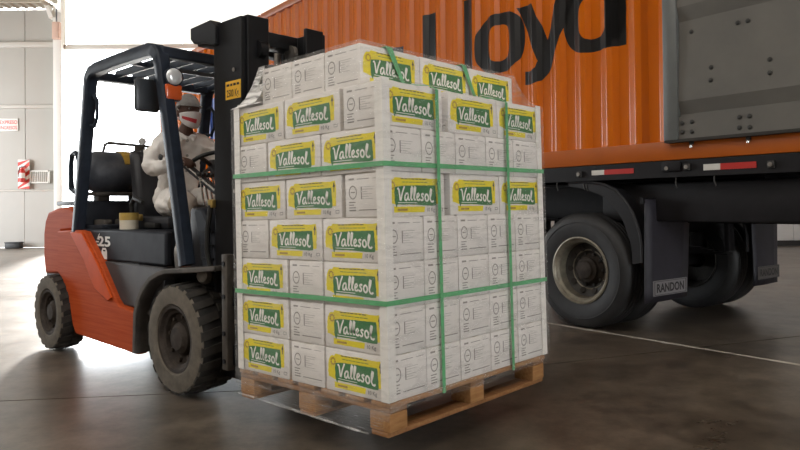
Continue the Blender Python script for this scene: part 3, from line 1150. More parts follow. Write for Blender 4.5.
MB().prism([(-2.50, .59), (-2.085, .60), (-2.02, .50), (-2.10, .53), (-2.46, .53)], (0, -.46, 0), (1, 0, 0), (0, 0, 1), (0, .92, 0), 'mast_black').build('wheel_arch', fk, 35)

sp = [(-2.078, .935), (-1.80, .950), (-1.68, .948), (-1.56, .937), (-1.305, .727), (-1.06, .484), (-1.0, .445), (-.744, .425), (-.735, .145), (-1.734, .163), (-1.79, .224), (-1.84, .36), (-1.92, .48), (-1.98, .56), (-2.078, .61)]
sides(sp, .45, .525, 'forklift_orange', 'body_side', bevel=0.012)
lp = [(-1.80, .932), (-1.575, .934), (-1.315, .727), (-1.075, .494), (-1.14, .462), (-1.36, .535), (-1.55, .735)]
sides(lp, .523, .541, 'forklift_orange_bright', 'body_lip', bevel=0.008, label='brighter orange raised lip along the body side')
MB().box((-1.30, 0, .37), (1.35, .88, .40), 'mast_black').build('chassis', fk, None)
MB().box((-1.30, 0, .65), (.95, .80, .20), 'mast_black').build('engine_bay', fk, None)
MB().box((-.42, 0, .36), (.70, .58, .44), 'mast_black', bev=.02).build('front_chassis', fk)

# hood and lower side panels
hp_ = [(-1.80, -.4775), (-.44, -.4775), (-.44, -.425), (-.82, -.405), (-.82, .405), (-.44, .425), (-.44, .4775), (-1.80, .4775)]
MB().prism(hp_, (0, 0, .736), (1, 0, 0), (0, 1, 0), (0, 0, .221), 'hood_grey').build('engine_hood', fk, 35, .016)
lowp = [(-1.62, .73), (-.46, .73), (-.46, .44), (-1.02, .44), (-1.10, .47), (-1.33, .70)]
sides(lowp, .40, .485, 'hood_low', 'lower_side_panel', bevel=.01)
MB().box((-1.31, 0, .733), (.97, .93, .012), 'mast_black').build('hood_seam', fk, None)
dc = MB()
Y = -.4785
dc.text('25', (-1.33, Y, .838), (1, 0, 0), (0, 0, 1), .098, 'decal_white', 'CENTER', .03, sx=2.2)
dc.flat([[(-1.45, .885), (-1.44, .90), (-1.41, .93), (-1.405, .925), (-1.425, .90), (-1.40, .88)]], (0, Y, 0), (1, 0, 0), (0, 0, 1), 'decal_white')
dc.flat([[(-1.47, .862), (-1.42, .862), (-1.42, .872), (-1.47, .872)], [(-1.46, .84), (-1.425, .84), (-1.425, .85), (-1.46, .85)]], (0, Y, 0), (1, 0, 0), (0, 0, 1), 'decal_white')
dc.flat([[(-1.375, .745), (-1.285, .745), (-1.285, .80), (-1.305, .825), (-1.36, .825), (-1.375, .80)]], (0, Y, 0), (1, 0, 0), (0, 0, 1), 'decal_white')
dc.flat([[(-1.35, .80), (-1.31, .80), (-1.31, .81), (-1.35, .81)]], (0, Y - .0005, 0), (1, 0, 0), (0, 0, 1), 'hood_grey')
dc.build('capacity_decal', fk, None)
MB().prism([(-1.78, .95), (-1.45, .955), (-1.45, .99), (-1.78, .985)], (0, -.44, 0), (1, 0, 0), (0, 0, 1), (0, .88, 0), 'hood_grey').build('rear_deck', fk, 35, .008)
MB().box((-2.07, 0, 1.155), (.56, .86, .035), 'mast_black', bev=.008).build('radiator_cover', fk)
MB().box((-1.785, 0, 1.06), (.03, .90, .22), 'hood_grey', bev=.006).build('hood_rear_panel', fk)
for yy in (-.36, -.20, 0.0, .2):
    MB().box((-1.62, yy, 1.0), (.20, .06, .05), 'dusty_black', bev=.012).build('hose_clamp', fk)

# floor, cowl, step
MB().box((-.38, 0, .588), (.90, .80, .03), 'dusty_black', bev=.005).build('floor_plate', fk)
MB().box((-.60, -.45, .43), (.32, .09, .03), 'dusty_black', bev=.006).build('step', fk)
MB().prism([(-.10, .60), (.02, .60), (-.02, .95), (-.14, 1.10), (-.24, 1.10)], (0, -.40, 0), (1, 0, 0), (0, 0, 1), (0, .80, 0), 'hood_grey').build('front_cowl', fk, 35, .015)
for zz in (.72, .80, .88, .96):
    MB().box((-.075, -.405, zz), (.14, .012, .012), 'mast_black').build('cowl_rib', fk, None)
MB().box((-.30, -.30, .90), (.16, .10, .42), 'seat_vinyl', bev=.03).build('console', fk)
wlmp = MB().lathe([(0, 0), (.045, 0), (.05, .03), (.035, .06), (0, .065)], (-.03, -.43, .70), (0.5, -1, 0.1), 'steel_worn', 18)
wlmp.build('tilt_cylinder_pin', fk)

# front fenders
fp = [(-.705, .17), (-.690, .43), (-.655, .515), (-.59, .60), (-.48, .678), (-.38, .715), (-.28, .738), (.02, .760), (.276, .785)]
fpi = [(.276, .755), (.02, .730), (-.27, .708), (-.36, .687), (-.46, .650), (-.56, .575), (-.62, .50), (-.655, .42), (-.665, .17)]
sides(fp + fpi, .345, .575, 'dusty_black', 'front_fender', bevel=.006)
inn = fp + [(.276, .60), (-.45, .55), (-.50, .16)]
sides(inn, .300, .318, 'mast_black', 'fender_inner')

# overhead guard
for s_ in (-1, 1):
    yb = .485 * s_
    P = [(-1.775, yb, .90), (-1.70, yb, 1.24), (-1.60, yb, 1.72), (-1.545, yb, 2.02), (-1.525, yb, 2.08), (-1.48, yb, 2.115), (-1.40, yb, 2.128), (-1.0, yb, 2.135), (-.58, yb, 2.130), (-.52, yb, 2.115), (-.475, yb, 2.075), (-.455, yb, 2.01), (-.33, yb, 1.48), (-.165, yb, .76)]
    sect = [(-.042, -.030), (-.030, -.040), (.030, -.040), (.042, -.030), (.042, .030), (.030, .040), (-.030, .040), (-.042, .030)]
    MB().tube(P, 0, 'guard_flare_black', sect=[(b_, a_) for a_, b_ in sect], up=(0, 1, 0)).build('guard_frame', fk, 40)
    MB().tube([(-1.535, yb - .01 * s_, 1.93), (-1.47, yb, 1.945), (-1.42, yb, 1.90), (-1.42, yb, 1.78), (-1.47, yb, 1.715), (-1.56, yb - .01 * s_, 1.73)], .012, 'guard_flare_black').build('grab_handle', fk)
MB().bar((-.47, -.49, 2.10), (-.47, .49, 2.10), .07, .07, 'guard_flare_black').build('guard_front_beam', fk, 35, .01)
MB().bar((-1.50, -.46, 2.09), (-1.50, .46, 2.09), .09, .06, 'guard_flare_black').build('guard_rear_beam', fk, 35, .01)
for yy in (-.32, -.19, -.06, .07, .20, .33):
    MB().bar((-1.47, yy, 2.115), (-.48, yy, 2.115), .018, .055, 'guard_flare_black').build('guard_bar', fk, None)
MB().bar((-.98, -.46, 2.115), (-.98, .46, 2.115), .03, .03, 'guard_flare_black').build('guard_cross_bar', fk, None)
MB().bar((-.62, -.42, 2.03), (-.62, .42, 2.03), .025, .025, 'wire_steel').build('lamp_bar', fk, 40)

# head lamp, turn lamp, mirror
hl = MB().lathe([(0, -.07), (.035, -.07), (.058, -.02), (.060, .02), (.055, .022), (0, .022)], (-.375, -.455, 1.93), (1, -.1, 0), 'guard_flare_black', 24).build('headlamp', fk, 40)
MB().lathe([(0.052, .0225), (.045, .032), (0.02, .036), (0, .037)], (-.375, -.455, 1.93), (1, -.1, 0), 'lens_clear', 24).build('lens', hl, 50, label='clear round glass lens')
tl_ = MB().box((-.405, -.455, 1.835), (.05, .115, .105), 'guard_flare_black', bev=.01).build('turn_lamp', fk)
MB().box((-.372, -.455, 1.835), (.035, .108, .098), 'lens_orange', bev=.012).build('lens', tl_, label='orange red plastic lens')
MB().box((-.40, -.46, 1.755), (.012, .05, .06), 'guard_flare_black').build('lamp_bracket', fk, None)
mi_ = MB().box((-.60, -.515, 1.835), (.045, .165, .215), 'mirror_back', bev=.02).build('mirror', fk)
MB().box((-.6235, -.515, 1.835), (.003, .145, .19), 'chrome').build('mirror_glass', mi_, None)
MB().tube([(-.60, -.46, 1.90), (-.55, -.47, 1.98), (-.49, -.475, 1.99)], .010, 'guard_flare_black').build('mirror_stalk', fk)

# seat, steering
sb = MB().box((-1.12, 0, 1.0), (.52, .48, .10), 'seat_vinyl', bev=.04).build('seat', fk, 40)
MB().prism([(-1.40, 1.02), (-1.28, 1.02), (-1.36, 1.50), (-1.42, 1.56), (-1.49, 1.54)], (0, -.23, 0), (1, 0, 0), (0, 0, 1), (0, .46, 0), 'seat_vinyl').build('seat_back', fk, 35, .035)
MB().tube([(-1.36, -.25, 1.02), (-1.34, -.27, 1.14), (-1.28, -.275, 1.18), (-1.15, -.275, 1.15)], .016, 'black_plastic').build('hip_guard', fk)
MB().box((-1.22, -.27, 1.04), (.06, .04, .05), 'brass', bev=.01).build('seat_belt_buckle', fk)
MB().box((-1.02, -.27, .985), (.16, .05, .04), 'black_plastic', bev=.01).build('belt_reel', fk)
sw_c = Vector((-.70, 0.02, 1.42))
sw_d = Vector((-.45, 0, .89)).normalized()
su, sv = frame_of(sw_d)
sw = MB().tube([sw_c + su * (.165 * math.cos(2 * PI * i / 28)) + sv * (.165 * math.sin(2 * PI * i / 28)) for i in range(28)], .015, 'black_plastic', n=8, closed=True).build('steering_wheel', fk, 60)
for i in range(3):
    a_ = R(30 + 120 * i)
    MB().bar(sw_c - sw_d * .02, sw_c + su * (.16 * math.cos(a_)) + sv * (.16 * math.sin(a_)), .028, .012, 'black_plastic', up=sw_d).build('spoke', sw)
MB().cyl(sw_c - sw_d * .04, sw_c + sw_d * .015, .035, 'black_plastic').build('hub', sw)
MB().cyl(sw_c + su * .165 * math.cos(2.6) + sv * .165 * math.sin(2.6), sw_c + su * .165 * math.cos(2.6) + sv * .165 * math.sin(2.6) + sw_d * .05, .014, 'black_plastic', n=12).build('spinner_knob', sw)
MB().cyl(sw_c - sw_d * .03, (-.30, .02, .95), .035, 'seat_vinyl').build('steering_column', fk)
MB().bar((-.735, -.165, 1.405), (-.33, -.165, 1.205), .05, .035, 'seat_vinyl').build('dash_edge', fk, 35, .006)
MB().bar((-.735, -.192, 1.42), (-.33, -.192, 1.22), .006, .012, 'chrome').build('dash_trim', fk, None)
for k in range(4):
    p = Vector((-.44 - .02 * k, -.20 + .045 * k, 1.12))
    lv = MB().cyl(p, p + Vector((-.06, 0, .20)), .007, 'chrome', n=8).build('lever', fk)
    MB().lathe([(0, 0), (.014, .006), (.018, .022), (.012, .036), (0, .04)], p + Vector((-.06, 0, .19)), (-.28, 0, .95), 'black_plastic', 12).build('knob', lv)

# gas tank
tk = MB().lathe([(0, 0), (.07, .006), (.12, .03), (.148, .075), (.163, .12), (.163, .66), (.155, .71), (.12, .75), (.07, .77), (0, .775)], (-1.83, -.45, 1.40), (0, 1, 0), 'tank_blue', 36).build('gas_tank', fk, 50)
for yy in (-.10, .18):
    MB().lathe([(.164, 0), (.171, .0), (.171, .05), (.164, .05)], (-1.83, yy, 1.40), (0, 1, 0), 'dusty_black', 36, close=True).build('clamp_band', tk)
MB().prism([(-.06, .152), (0, .172), (.06, .163), (.10, .140), (.145, .095), (.16, .06), (.14, .05), (.08, .13), (0, .155)], (-1.83, -.16, 1.40), (1, 0, 0), (0, 0, 1), (0, .20, 0), 'tank_yellow').build('tank_sticker', tk, 35, label='yellowish worn strip on the gas tank')
MB().prism([(-.06, .152), (0, .172), (.06, .163), (.10, .140), (.145, .095), (.16, .06), (.14, .05), (.08, .13), (0, .155)], (-1.83, .06, 1.40), (1, 0, 0), (0, 0, 1), (0, .14, 0), 'tank_yellow').build('tank_sticker', tk, 35)
MB().tube([(-2.06, -.42, 1.27), (-2.07, -.42, 1.36), (-2.07, -.42, 1.46), (-2.05, -.42, 1.535), (-1.99, -.42, 1.555), (-1.93, -.42, 1.545), (-1.915, -.42, 1.47), (-1.915, -.42, 1.33), (-1.93, -.42, 1.26), (-2.0, -.42, 1.245)], .020, 'guard_flare_black', closed=True).build('tank_collar', tk)
MB().tube([(-1.83, -.27, 1.55), (-1.83, -.25, 1.62), (-1.83, -.22, 1.635), (-1.83, .12, 1.625), (-1.83, .16, 1.58), (-1.80, .24, 1.55)], .012, 'wire_steel').build('wire_handle', tk)
MB().box((-1.80, .02, 1.595), (.05, .08, .05), 'dusty_black', bev=.012).build('valve', tk)
MB().lathe([(0, 0), (.030, 0), (.032, .02), (0, .022)], (-1.80, .05, 1.66), (.6, -.8, 0), 'lens_clear', 16).build('gauge', tk)
MB().tube([(-1.80, .06, 1.60), (-1.72, .0, 1.56), (-1.66, .05, 1.45), (-1.66, .12, 1.2), (-1.64, .1, 1.0)], .012, 'black_plastic').build('gas_hose', tk)
tb = MB().box((-1.83, -.02, 1.225), (.22, .70, .03), 'dusty_black', bev=.006).build('tank_cradle', fk)
for yy in (-.28, -.04, .22):
    MB().box((-1.83, yy, 1.10), (.10 if yy < -.2 else .05, .09 if yy < -.2 else .035, .25), 'dusty_black', bev=.005).build('cradle_post', tb)
MB().cyl((-1.9, .02, 1.0), (-1.87, .10, 1.22), .016, 'black_plastic').build('cradle_strut', tb)
po = MB().cyl((-1.86, .36, 1.0), (-1.86, .36, 1.76), .014, 'guard_flare_black').build('beacon_post', fk)
MB().box((-1.80, .36, 1.755), (.13, .03, .04), 'guard_flare_black', bev=.006).build('beacon_bracket', po)

# wheels


def solid_tyre(r, w, y0, sgn, lugs, mname_side, M):
    """axis along y; outer face at y0 on side sgn"""
    t = MB()
    ri = r * 0.60
    t.lathe([(ri, w - .012), (ri, 0.012), (ri + .01, 0), (r * .80, -.004), (r * .93, .004), (r * .955, .014)], (0, y0, 0), (0, -sgn, 0), mname_side, 48)
    t.lathe([(r * .955, .014), (r * .955, w - .014), (r * .93, w - .004), (ri + .01, w), (ri, w - .012)], (0, y0, 0), (0, -sgn, 0), 'tyre_black', 48)
    for i in range(lugs):
        a_ = 2 * PI * i / lugs
        for half in (0, 1):
            aa = a_ + (PI / lugs if half else 0)
            da = 0.60 * PI / lugs
            sk_ = 0.5 * PI / lugs
            ys = (y0 - sgn * (0.002 if half == 0 else w * .53), y0 - sgn * (w * .47 if half == 0 else w - .002))
            ra, rb2 = r * .93, r
            vs = []
            for (yy, sh) in ((ys[0], 0 if half == 0 else sk_), (ys[1], sk_ if half == 0 else 0)):
                for (rr, dd) in ((ra, da * 1.1), (ra, -da * 1.1), (rb2, -da * .86), (rb2, da * .86)):
                    ang = aa + dd + sh
                    rr2 = rr - (0.012 if ((half == 0 and yy == ys[0]) or (half == 1 and yy == ys[1])) and rr == rb2 else 0)
                    vs.append((rr2 * math.cos(ang), yy, rr2 * math.sin(ang)))
            t.add(vs, [(0, 1, 2, 3), (7, 6, 5, 4), (0, 4, 5, 1), (1, 5, 6, 2), (2, 6, 7, 3), (3, 7, 4, 0)], 'tyre_lug')
    return t


NUT = MB().cyl((0, -.014, 0), (0, .014, 0), .012, 'hub_rust', n=6).mesh('wheel_nut', None)


def fork_wheel(name, x, y0, r, w, sgn, lugs):
    e = bpy.data.objects.new(name, None)
    COL.objects.link(e)
    e.parent = fk
    e.location = (x, 0, r)
    e.rotation_euler = (0, 0.13, 0)
    solid_tyre(r, w, y0, sgn, lugs, 'tyre_dusty', None).build('tyre', e, 30)
    d = (0, -sgn, 0)
    rr = r * .60
    MB().lathe([(rr, 0.006), (rr - .018, 0.008), (rr - .03, .028), (rr - .045, .034), (rr - .052, .060), (rr * .50, .070), (rr * .47, .040), (rr * .38, .030), (rr * .33, .018), (0, .014)], (0, y0, 0), d, 'hub_rust', 40).build('rim', e, 35)
    for i in range(8):
        a_ = 2 * PI * i / 8
        c = bpy.data.objects.new('wheel_nut', NUT)
        COL.objects.link(c)
        c.parent = e
        c.location = (rr * .66 * math.cos(a_), y0 - sgn * .058, rr * .66 * math.sin(a_))
    return e


for s_ in (-1, 1):
    fork_wheel('front_wheel', -.145, .590 * s_, .332, .265, s_, 22)
    fork_wheel('rear_wheel', -2.11, .590 * s_, .298, .20, s_, 20)
MB().cyl((-.145, -.4, .33), (-.145, .4, .33), .09, 'mast_black').build('front_axle', fk)
MB().box((-2.125, 0, .30), (.16, .76, .13), 'mast_black', bev=.02).build('steer_axle', fk)

# mast
MZ0, MZ1 = .12, 2.20


def rail(x0, x1, ya, yb, wall, open_dir, z0, z1, name):
    """channel: web at ya, flanges reach to yb"""
    s_ = 1 if yb > ya else -1
    poly = [(x0, ya), (x1, ya), (x1, yb), (x1 - .028, yb), (x1 - .028, ya + s_ * wall), (x0 + .028, ya + s_ * wall), (x0 + .028, yb), (x0, yb)]
    return MB().prism(poly, (0, 0, z0), (1, 0, 0), (0, 1, 0), (0, 0, z1 - z0), 'mast_black').build(name, fk, 35, .004)


ms = rail(.0, .285, -.395, -.300, .022, 1, MZ0, MZ1, 'mast_rail')
rail(.045, .305, -.362, -.215, .022, 1, MZ0 + .05, MZ1 + .01, 'inner_mast_rail')
rail(.0, .285, .235, .140, .022, 1, MZ0, MZ1, 'mast_rail')
rail(.045, .305, .202, .065, .022, 1, MZ0 + .05, MZ1 + .01, 'inner_mast_rail')
bow = [(-.225, 2.215), (-.225, 2.145), (-.19, 2.115), (-.08, 2.105), (.02, 2.07), (.06, 2.07), (.06, 2.18), (.0, 2.225)]
for y_ in (-.42, .16):
    MB().prism(bow, (0, y_, 0), (1, 0, 0), (0, 0, 1), (0, .10, 0), 'mast_black').build('mast_bow_arm', fk, 35, .006)
MB().box((-.165, -.08, 2.155), (.10, .60, .10), 'mast_black', bev=.01).build('mast_top_beam', fk)
MB().box((.14, -.08, 2.125), (.12, .30, .09), 'mast_black', bev=.01).build('inner_top_beam', fk)
MB().box((.05, -.08, 1.05), (.05, .50, .10), 'mast_black', bev=.01).build('mast_middle_beam', fk)
MB().box((.05, -.08, .30), (.05, .50, .14), 'mast_black', bev=.01).build('mast_lower_beam', fk)
for y_ in (-.26, .10):
    MB().cyl((-.035, y_, .15), (-.035, y_, 1.15), .034, 'mast_black').cyl((-.035, y_, 1.15), (-.035, y_, 2.11), .022, 'steel_worn').build('lift_cylinder', fk)
for y_ in (-.185, .03):
    ch = MB()
    for k in range(60):
        ch.box((.20, y_, .55 + k * .0262), (.022, .022 if k % 2 else .030, .0225), 'dusty_black')
    ch.build('lift_chain', fk, None)
    MB().cyl((.20, y_ - .015, 2.06), (.20, y_ + .015, 2.06), .05, 'dusty_black', n=20).build('chain_sheave', fk)
MB().cyl((.30, -.25, 2.02), (.30, -.30, 2.02), .05, 'mast_black', n=20).build('mast_roller', fk)
dp = MB().box((.205, -.3965, 1.785), (.152, .003, .105), 'plate_yellow').build('capacity_plate', fk, None)
tx = MB()
tx.text('2500 Kg.', (.205, -.3985, 1.747), (1, 0, 0), (0, 0, 1), .058, 'letter_black', 'CENTER', .02, sx=.62)
x = .140
for w in (.03, .022, .028, .024):
    tx.flat([[(x, 1.808), (x + w, 1.808), (x + w, 1.822), (x, 1.822)]], (0, -.3985, 0), (1, 0, 0), (0, 0, 1), 'letter_black')
    x += w + .008
tx.build('plate_lettering', dp, None)
sc_ = MB()
sc_.ribbon([(.215, 1.640), (.235, 1.672), (.255, 1.690), (.265, 1.675), (.245, 1.655), (.262, 1.662), (.278, 1.68)], .007, (0, -.3962, 0), (1, 0, 0), (0, 0, 1), 'decal_white')
sc_.ribbon([(.225, 1.60), (.25, 1.618), (.275, 1.628)], .005, (0, -.3962, 0), (1, 0, 0), (0, 0, 1), 'decal_white')
sc_.build('mast_decal', fk, None)
MB().box((-.015, -.405, 1.13), (.05, .03, .05), 'brass', bev=.006).build('hose_clip', fk)
MB().tube([(-.02, -.41, 1.12), (-.04, -.42, .98), (-.05, -.42, .85), (-.02, -.41, .72)], .016, 'black_plastic').build('hydraulic_hose', fk)
for zz in (.45, .80, 1.20, 1.5, 1.9):
    MB().cyl((.215, -.398, zz), (.215, -.402, zz), .012, 'steel_worn', n=10).build('bolt', fk, None)

# carriage and forks
cg = MB()
cg.box((.375, -.03, .30), (.04, .98, .11), 'mast_black', bev=.006)
cg.box((.375, -.03, .62), (.04, .98, .11), 'mast_black', bev=.006)
cg.build('fork_carriage', fk, 35)
for s_ in (-1, 1):
    o_ = MB().box((.345, -.03 + s_ * .500, .535), (.055, .05, .63), 'dusty_black', bev=.006).build('carriage_side_bar', fk)
    for zz in (.27, .42, .62, .80):
        MB().cyl((.345, -.03 + s_ * .527, zz), (.345, -.03 + s_ * .533, zz), .013, 'mast_black', n=12).build('bolt', o_, None)
for y_ in (-.28, .28):
    fkk = MB()
    fkk.box((.42, y_, .44), (.04, .11, .52), 'mast_black', bev=.004)
    fkk.bar((.42, y_, .203), (1.50, y_, .2238), .11, .034, 'mast_black')
    fkk.build('fork', fk, 35)

tin = thing('paint_tin', 'small white and yellow tin standing on the forklift hood', 'tin', FM @ Matrix.Translation((-1.19, -.36, .958)))
MB().cyl((0, 0, 0), (0, 0, .066), .064, 'tin_white', n=24).build('tin_body', tin)
MB().cyl((0, 0, .066), (0, 0, .118), .066, 'tin_yellow', n=24).build('tin_lid', tin, label='yellow brown upper band of the tin')

# ---------------------------------------------------------------- driver
def skin_geo(points, edges, root=0, levels=2):
    """points: list of (x,y,z,r) or (x,y,z,rx,ry)"""
    me = bpy.data.meshes.new('skin')
    me.from_pydata([p[:3] for p in points], edges, [])
    o = bpy.data.objects.new('skin', me)
    COL.objects.link(o)
    m = o.modifiers.new('skin', 'SKIN')
    m.use_smooth_shade = True
    m.branch_smoothing = 0.4
    if not me.skin_vertices:
        bm = bmesh.new()
        bm.from_mesh(me)
        bm.verts.layers.skin.verify()
        bm.to_mesh(me)
        bm.free()
    sv_ = me.skin_vertices[0].data
    for i, p in enumerate(points):
        sv_[i].radius = (p[3], p[4] if len(p) > 4 else p[3])
        sv_[i].use_root = (i == root)
    s_ = o.modifiers.new('sub', 'SUBSURF')
    s_.levels = levels
    s_.render_levels = levels
    dg = bpy.context.evaluated_depsgraph_get()
    r_ = bpy.data.meshes.new_from_object(o.evaluated_get(dg))
    vs = [tuple(v.co) for v in r_.vertices]
    fs = [tuple(p.vertices) for p in r_.polygons]
    bpy.data.objects.remove(o)
    bpy.data.meshes.remove(me)
    bpy.data.meshes.remove(r_)
    return vs, fs


def fuse(parts, name, mname, parent, voxel=0.008, smooth_it=6):
    me = bpy.data.meshes.new(name)
    V, F = [], []
    for vs, fs in parts:
        o_ = len(V)
        V += vs
        F += [tuple(i + o_ for i in f) for f in fs]
    me.from_pydata(V, [], F)
    o = bpy.data.objects.new(name, me)
    COL.objects.link(o)
    m = o.modifiers.new('remesh', 'REMESH')
    m.mode = 'VOXEL'
    m.voxel_size = voxel
    s_ = o.modifiers.new('smooth', 'SMOOTH')
    s_.factor = 0.5
    s_.iterations = smooth_it
    dg = bpy.context.evaluated_depsgraph_get()
    r_ = bpy.data.meshes.new_from_object(o.evaluated_get(dg))
    bm = bmesh.new()
    bm.from_mesh(r_)
    seen, crumbs = set(), []
    for v0 in bm.verts:
        if v0 in seen:
            continue
        st_, comp = [v0], []
        seen.add(v0)
        while st_:
            v_ = st_.pop()
            comp.append(v_)
            for e_ in v_.link_edges:
                w_ = e_.other_vert(v_)
                if w_ not in seen:
                    seen.add(w_)
                    st_.append(w_)
        if len(comp) < 400:
            crumbs += comp
    bmesh.ops.delete(bm, geom=crumbs, context='VERTS')
    bm.to_mesh(r_)
    bm.free()
    o.modifiers.clear()
    o.data = r_
    r_.name = name
    r_.materials.clear()
    r_.materials.append(MATS[mname])
    r_.shade_smooth()
    bpy.data.meshes.remove(me)
    if parent:
        o.parent = parent
    return o


def ball(c, r, n=20, M=None, mod=None):
    bm = bmesh.new()
    bmesh.ops.create_uvsphere(bm, u_segments=n, v_segments=n // 2 + 4, radius=1.0)
    vs = []
    for v in bm.verts:
        p = Vector(v.co)
        if mod:
            p = mod(p)
        p = Vector((p.x * r[0], p.y * r[1], p.z * r[2]))
        if M:
            p = M @ p
        vs.append(tuple(p + Vector(c)))
    bm.verts.index_update()
    fs = [tuple(v.index for v in f.verts) for f in bm.faces]
    bm.free()
    return vs, fs


base = Vector((-1.10, 0, 1.05))
drv = thing('person', 'forklift driver in white coat, grey hairnet and white face mask, seated at the wheel', 'person', FM @ Matrix.Translation(base))
def T(*p):
    return (p[0] - base.x, p[1] - base.y, p[2] - base.z) + tuple(p[3:])


pel = T(-1.17, 0, 1.15, .135, .115)
wai = T(-1.16, 0, 1.30, .115, .092)
che = T(-1.10, 0, 1.48, .130, .092)
upp = T(-1.06, 0, 1.60, .110, .085)
nck = T(-1.025, 0, 1.68, .052)
nk2 = T(-1.005, 0, 1.75, .050)
shR, shL = T(-1.06, -.185, 1.585, .050), T(-1.04, .185, 1.585, .050)
elR, elL = T(-1.015, -.285, 1.375, .034), T(-.93, .30, 1.37, .034)
wrR, wrL = T(-.735, -.215, 1.445, .027), T(-.735, .185, 1.42, .027)
hpR, hpL = T(-1.14, -.10, 1.13, .080), T(-1.14, .10, 1.13, .080)
knR, knL = T(-.665, -.19, 1.155, .064), T(-.655, .17, 1.16, .064)
anR, anL = T(-.735, -.20, .715, .040), T(-.60, .17, .70, .040)
toR, toL = T(-.56, -.205, .65, .036), T(-.42, .17, .65, .036)
parts = [skin_geo([pel, wai, che, upp, nck, nk2], [(0, 1), (1, 2), (2, 3), (3, 4), (4, 5)])]
for (sh_, el_, wr_) in ((shR, elR, wrR), (shL, elL, wrL)):
    i_ = (sh_[0], sh_[1] * .35, sh_[2] - .01, .055)
    parts.append(skin_geo([i_, sh_, el_, wr_], [(0, 1), (1, 2), (2, 3)]))
for (h_, k_, a_, t_) in ((hpR, knR, anR, toR), (hpL, knL, anL, toL)):
    parts.append(skin_geo([h_, k_, a_, t_], [(0, 1), (1, 2), (2, 3)]))
HC = Vector(T(-.990, 0, 1.822))
HM = Matrix.Rotation(R(-2), 4, 'Z') @ Matrix.Rotation(R(6), 4, 'Y')       # turned a little to his right, chin slightly down


def headshape(p):
    q = Vector(p)
    if q.z < 0:
        q.y *= 1 - .22 * (-q.z) ** 1.3
        if q.x < 0:
            q.x *= 1 - .35 * (-q.z)
    if q.x > .5 and abs(q.y) < .55:
        q.x *= 1.0 + .02 * math.cos(q.z * 6)
    return q


parts.append(ball(HC, (.096, .075, .118), 24, HM, headshape))
def hp(*p):
    return HM @ Vector(p) + HC
parts.append(ball(hp(.098, 0, -.018), (.017, .013, .026), 10, HM))          # nose
parts.append(ball(hp(.078, 0, -.072), (.020, .026, .014), 10, HM))          # lips
parts.append(ball(hp(.062, 0, -.098), (.030, .030, .020), 10, HM))          # chin
for s_ in (-1, 1):
    parts.append(ball(hp(-.008, .076 * s_, -.012), (.020, .010, .032), 10, HM))   # ears
    parts.append(ball(hp(.076, .032 * s_, .024), (.014, .022, .008), 8, HM))      # brows


def hand(w, fwd, palm_n, side, grip):
    """five-fingered hand closing; w wrist, fwd along the hand, palm_n out of the palm, side = thumb direction"""
    w, f, n, sd = Vector(w), Vector(fwd).normalized(), Vector(palm_n).normalized(), Vector(side).normalized()
    out = []
    pc = w + f * .050
    out.append(skin_geo([tuple(w - f * .03) + (.026, .021), tuple(w + f * .02) + (.028, .018), tuple(w + f * .055) + (.038, .016), tuple(w + f * .085) + (.039, .014)], [(0, 1), (1, 2), (2, 3)]))
    for i, (ln_, off) in enumerate(((.070, .027), (.079, .009), (.073, -.009), (.057, -.026))):
        b0 = w + f * (.080 - .004 * abs(i - 1)) + sd * off
        c1, c2, c3 = R(28 + grip * 40), R(62 + grip * 75), R(85 + grip * 100)
        p1 = b0 + (f * math.cos(c1) + n * math.sin(c1)) * ln_ * .45
        p2 = p1 + (f * math.cos(c2) + n * math.sin(c2)) * ln_ * .32
        p3 = p2 + (f * math.cos(c3) + n * math.sin(c3)) * ln_ * .26
        out.append(skin_geo([tuple(b0 - f * .012) + (.0095,), tuple(b0) + (.0095,), tuple(p1) + (.0088,), tuple(p2) + (.0080,), tuple(p3) + (.0066,)], [(0, 1), (1, 2), (2, 3), (3, 4)], levels=1))
    t0 = w + f * .025 + sd * .026
    t1 = t0 + f * .026 + sd * .026 + n * .012
    t2 = t1 + f * .030 + sd * .004 + n * .020
    t3 = t2 + f * .014 - sd * .010 + n * .016
    out.append(skin_geo([tuple(t0 - sd * .012) + (.013,), tuple(t1) + (.0115,), tuple(t2) + (.0098,), tuple(t3) + (.0078,)], [(0, 1), (1, 2), (2, 3)], levels=1))
    return out


parts += hand(wrR[:3], (.10, .028, -.012), (-.1, .0, -1), (0.05, 1, 0.0), .45)
parts += hand(wrL[:3], (.10, -.05, .02), (0, -.25, -1), (0.1, -1, 0.1), .5)
fuse(parts, 'body', 'skin_dark', drv, 0.0065, 3)

# coat, trousers, boots
def grow(p, d, d2=None):
    return p[:3] + tuple(r_ + d for r_ in p[3:])
cpts = [T(-1.15, 0, 1.07, .195, .165), T(-1.165, 0, 1.22, .175, .15), T(-1.13, 0, 1.36, .168, .135), T(-1.09, 0, 1.49, .170, .128), T(-1.06, 0, 1.605, .118, .090), T(-1.035, 0, 1.665, .068, .062),
        T(-1.06, -.185, 1.595, .086), T(-1.045, -.245, 1.48, .084), T(-1.02, -.29, 1.375, .076), T(-.90, -.26, 1.400, .060), T(-.765, -.218, 1.440, .045),
        T(-1.04, .185, 1.595, .086), T(-1.0, .26, 1.48, .080), T(-.93, .30, 1.375, .070), T(-.85, .25, 1.39, .060), T(-.765, .20, 1.415, .046)]
cedg = [(0, 1), (1, 2), (2, 3), (3, 4), (4, 5), (4, 6), (6, 7), (7, 8), (8, 9), (9, 10), (4, 11), (11, 12), (12, 13), (13, 14), (14, 15)]
cgeo = [skin_geo(cpts, cedg)]
cgeo.append(skin_geo([T(-1.12, -.10, 1.12, .135, .130), T(-.95, -.13, 1.155, .125, .118), T(-.76, -.16, 1.17, .108, .104)], [(0, 1), (1, 2)]))
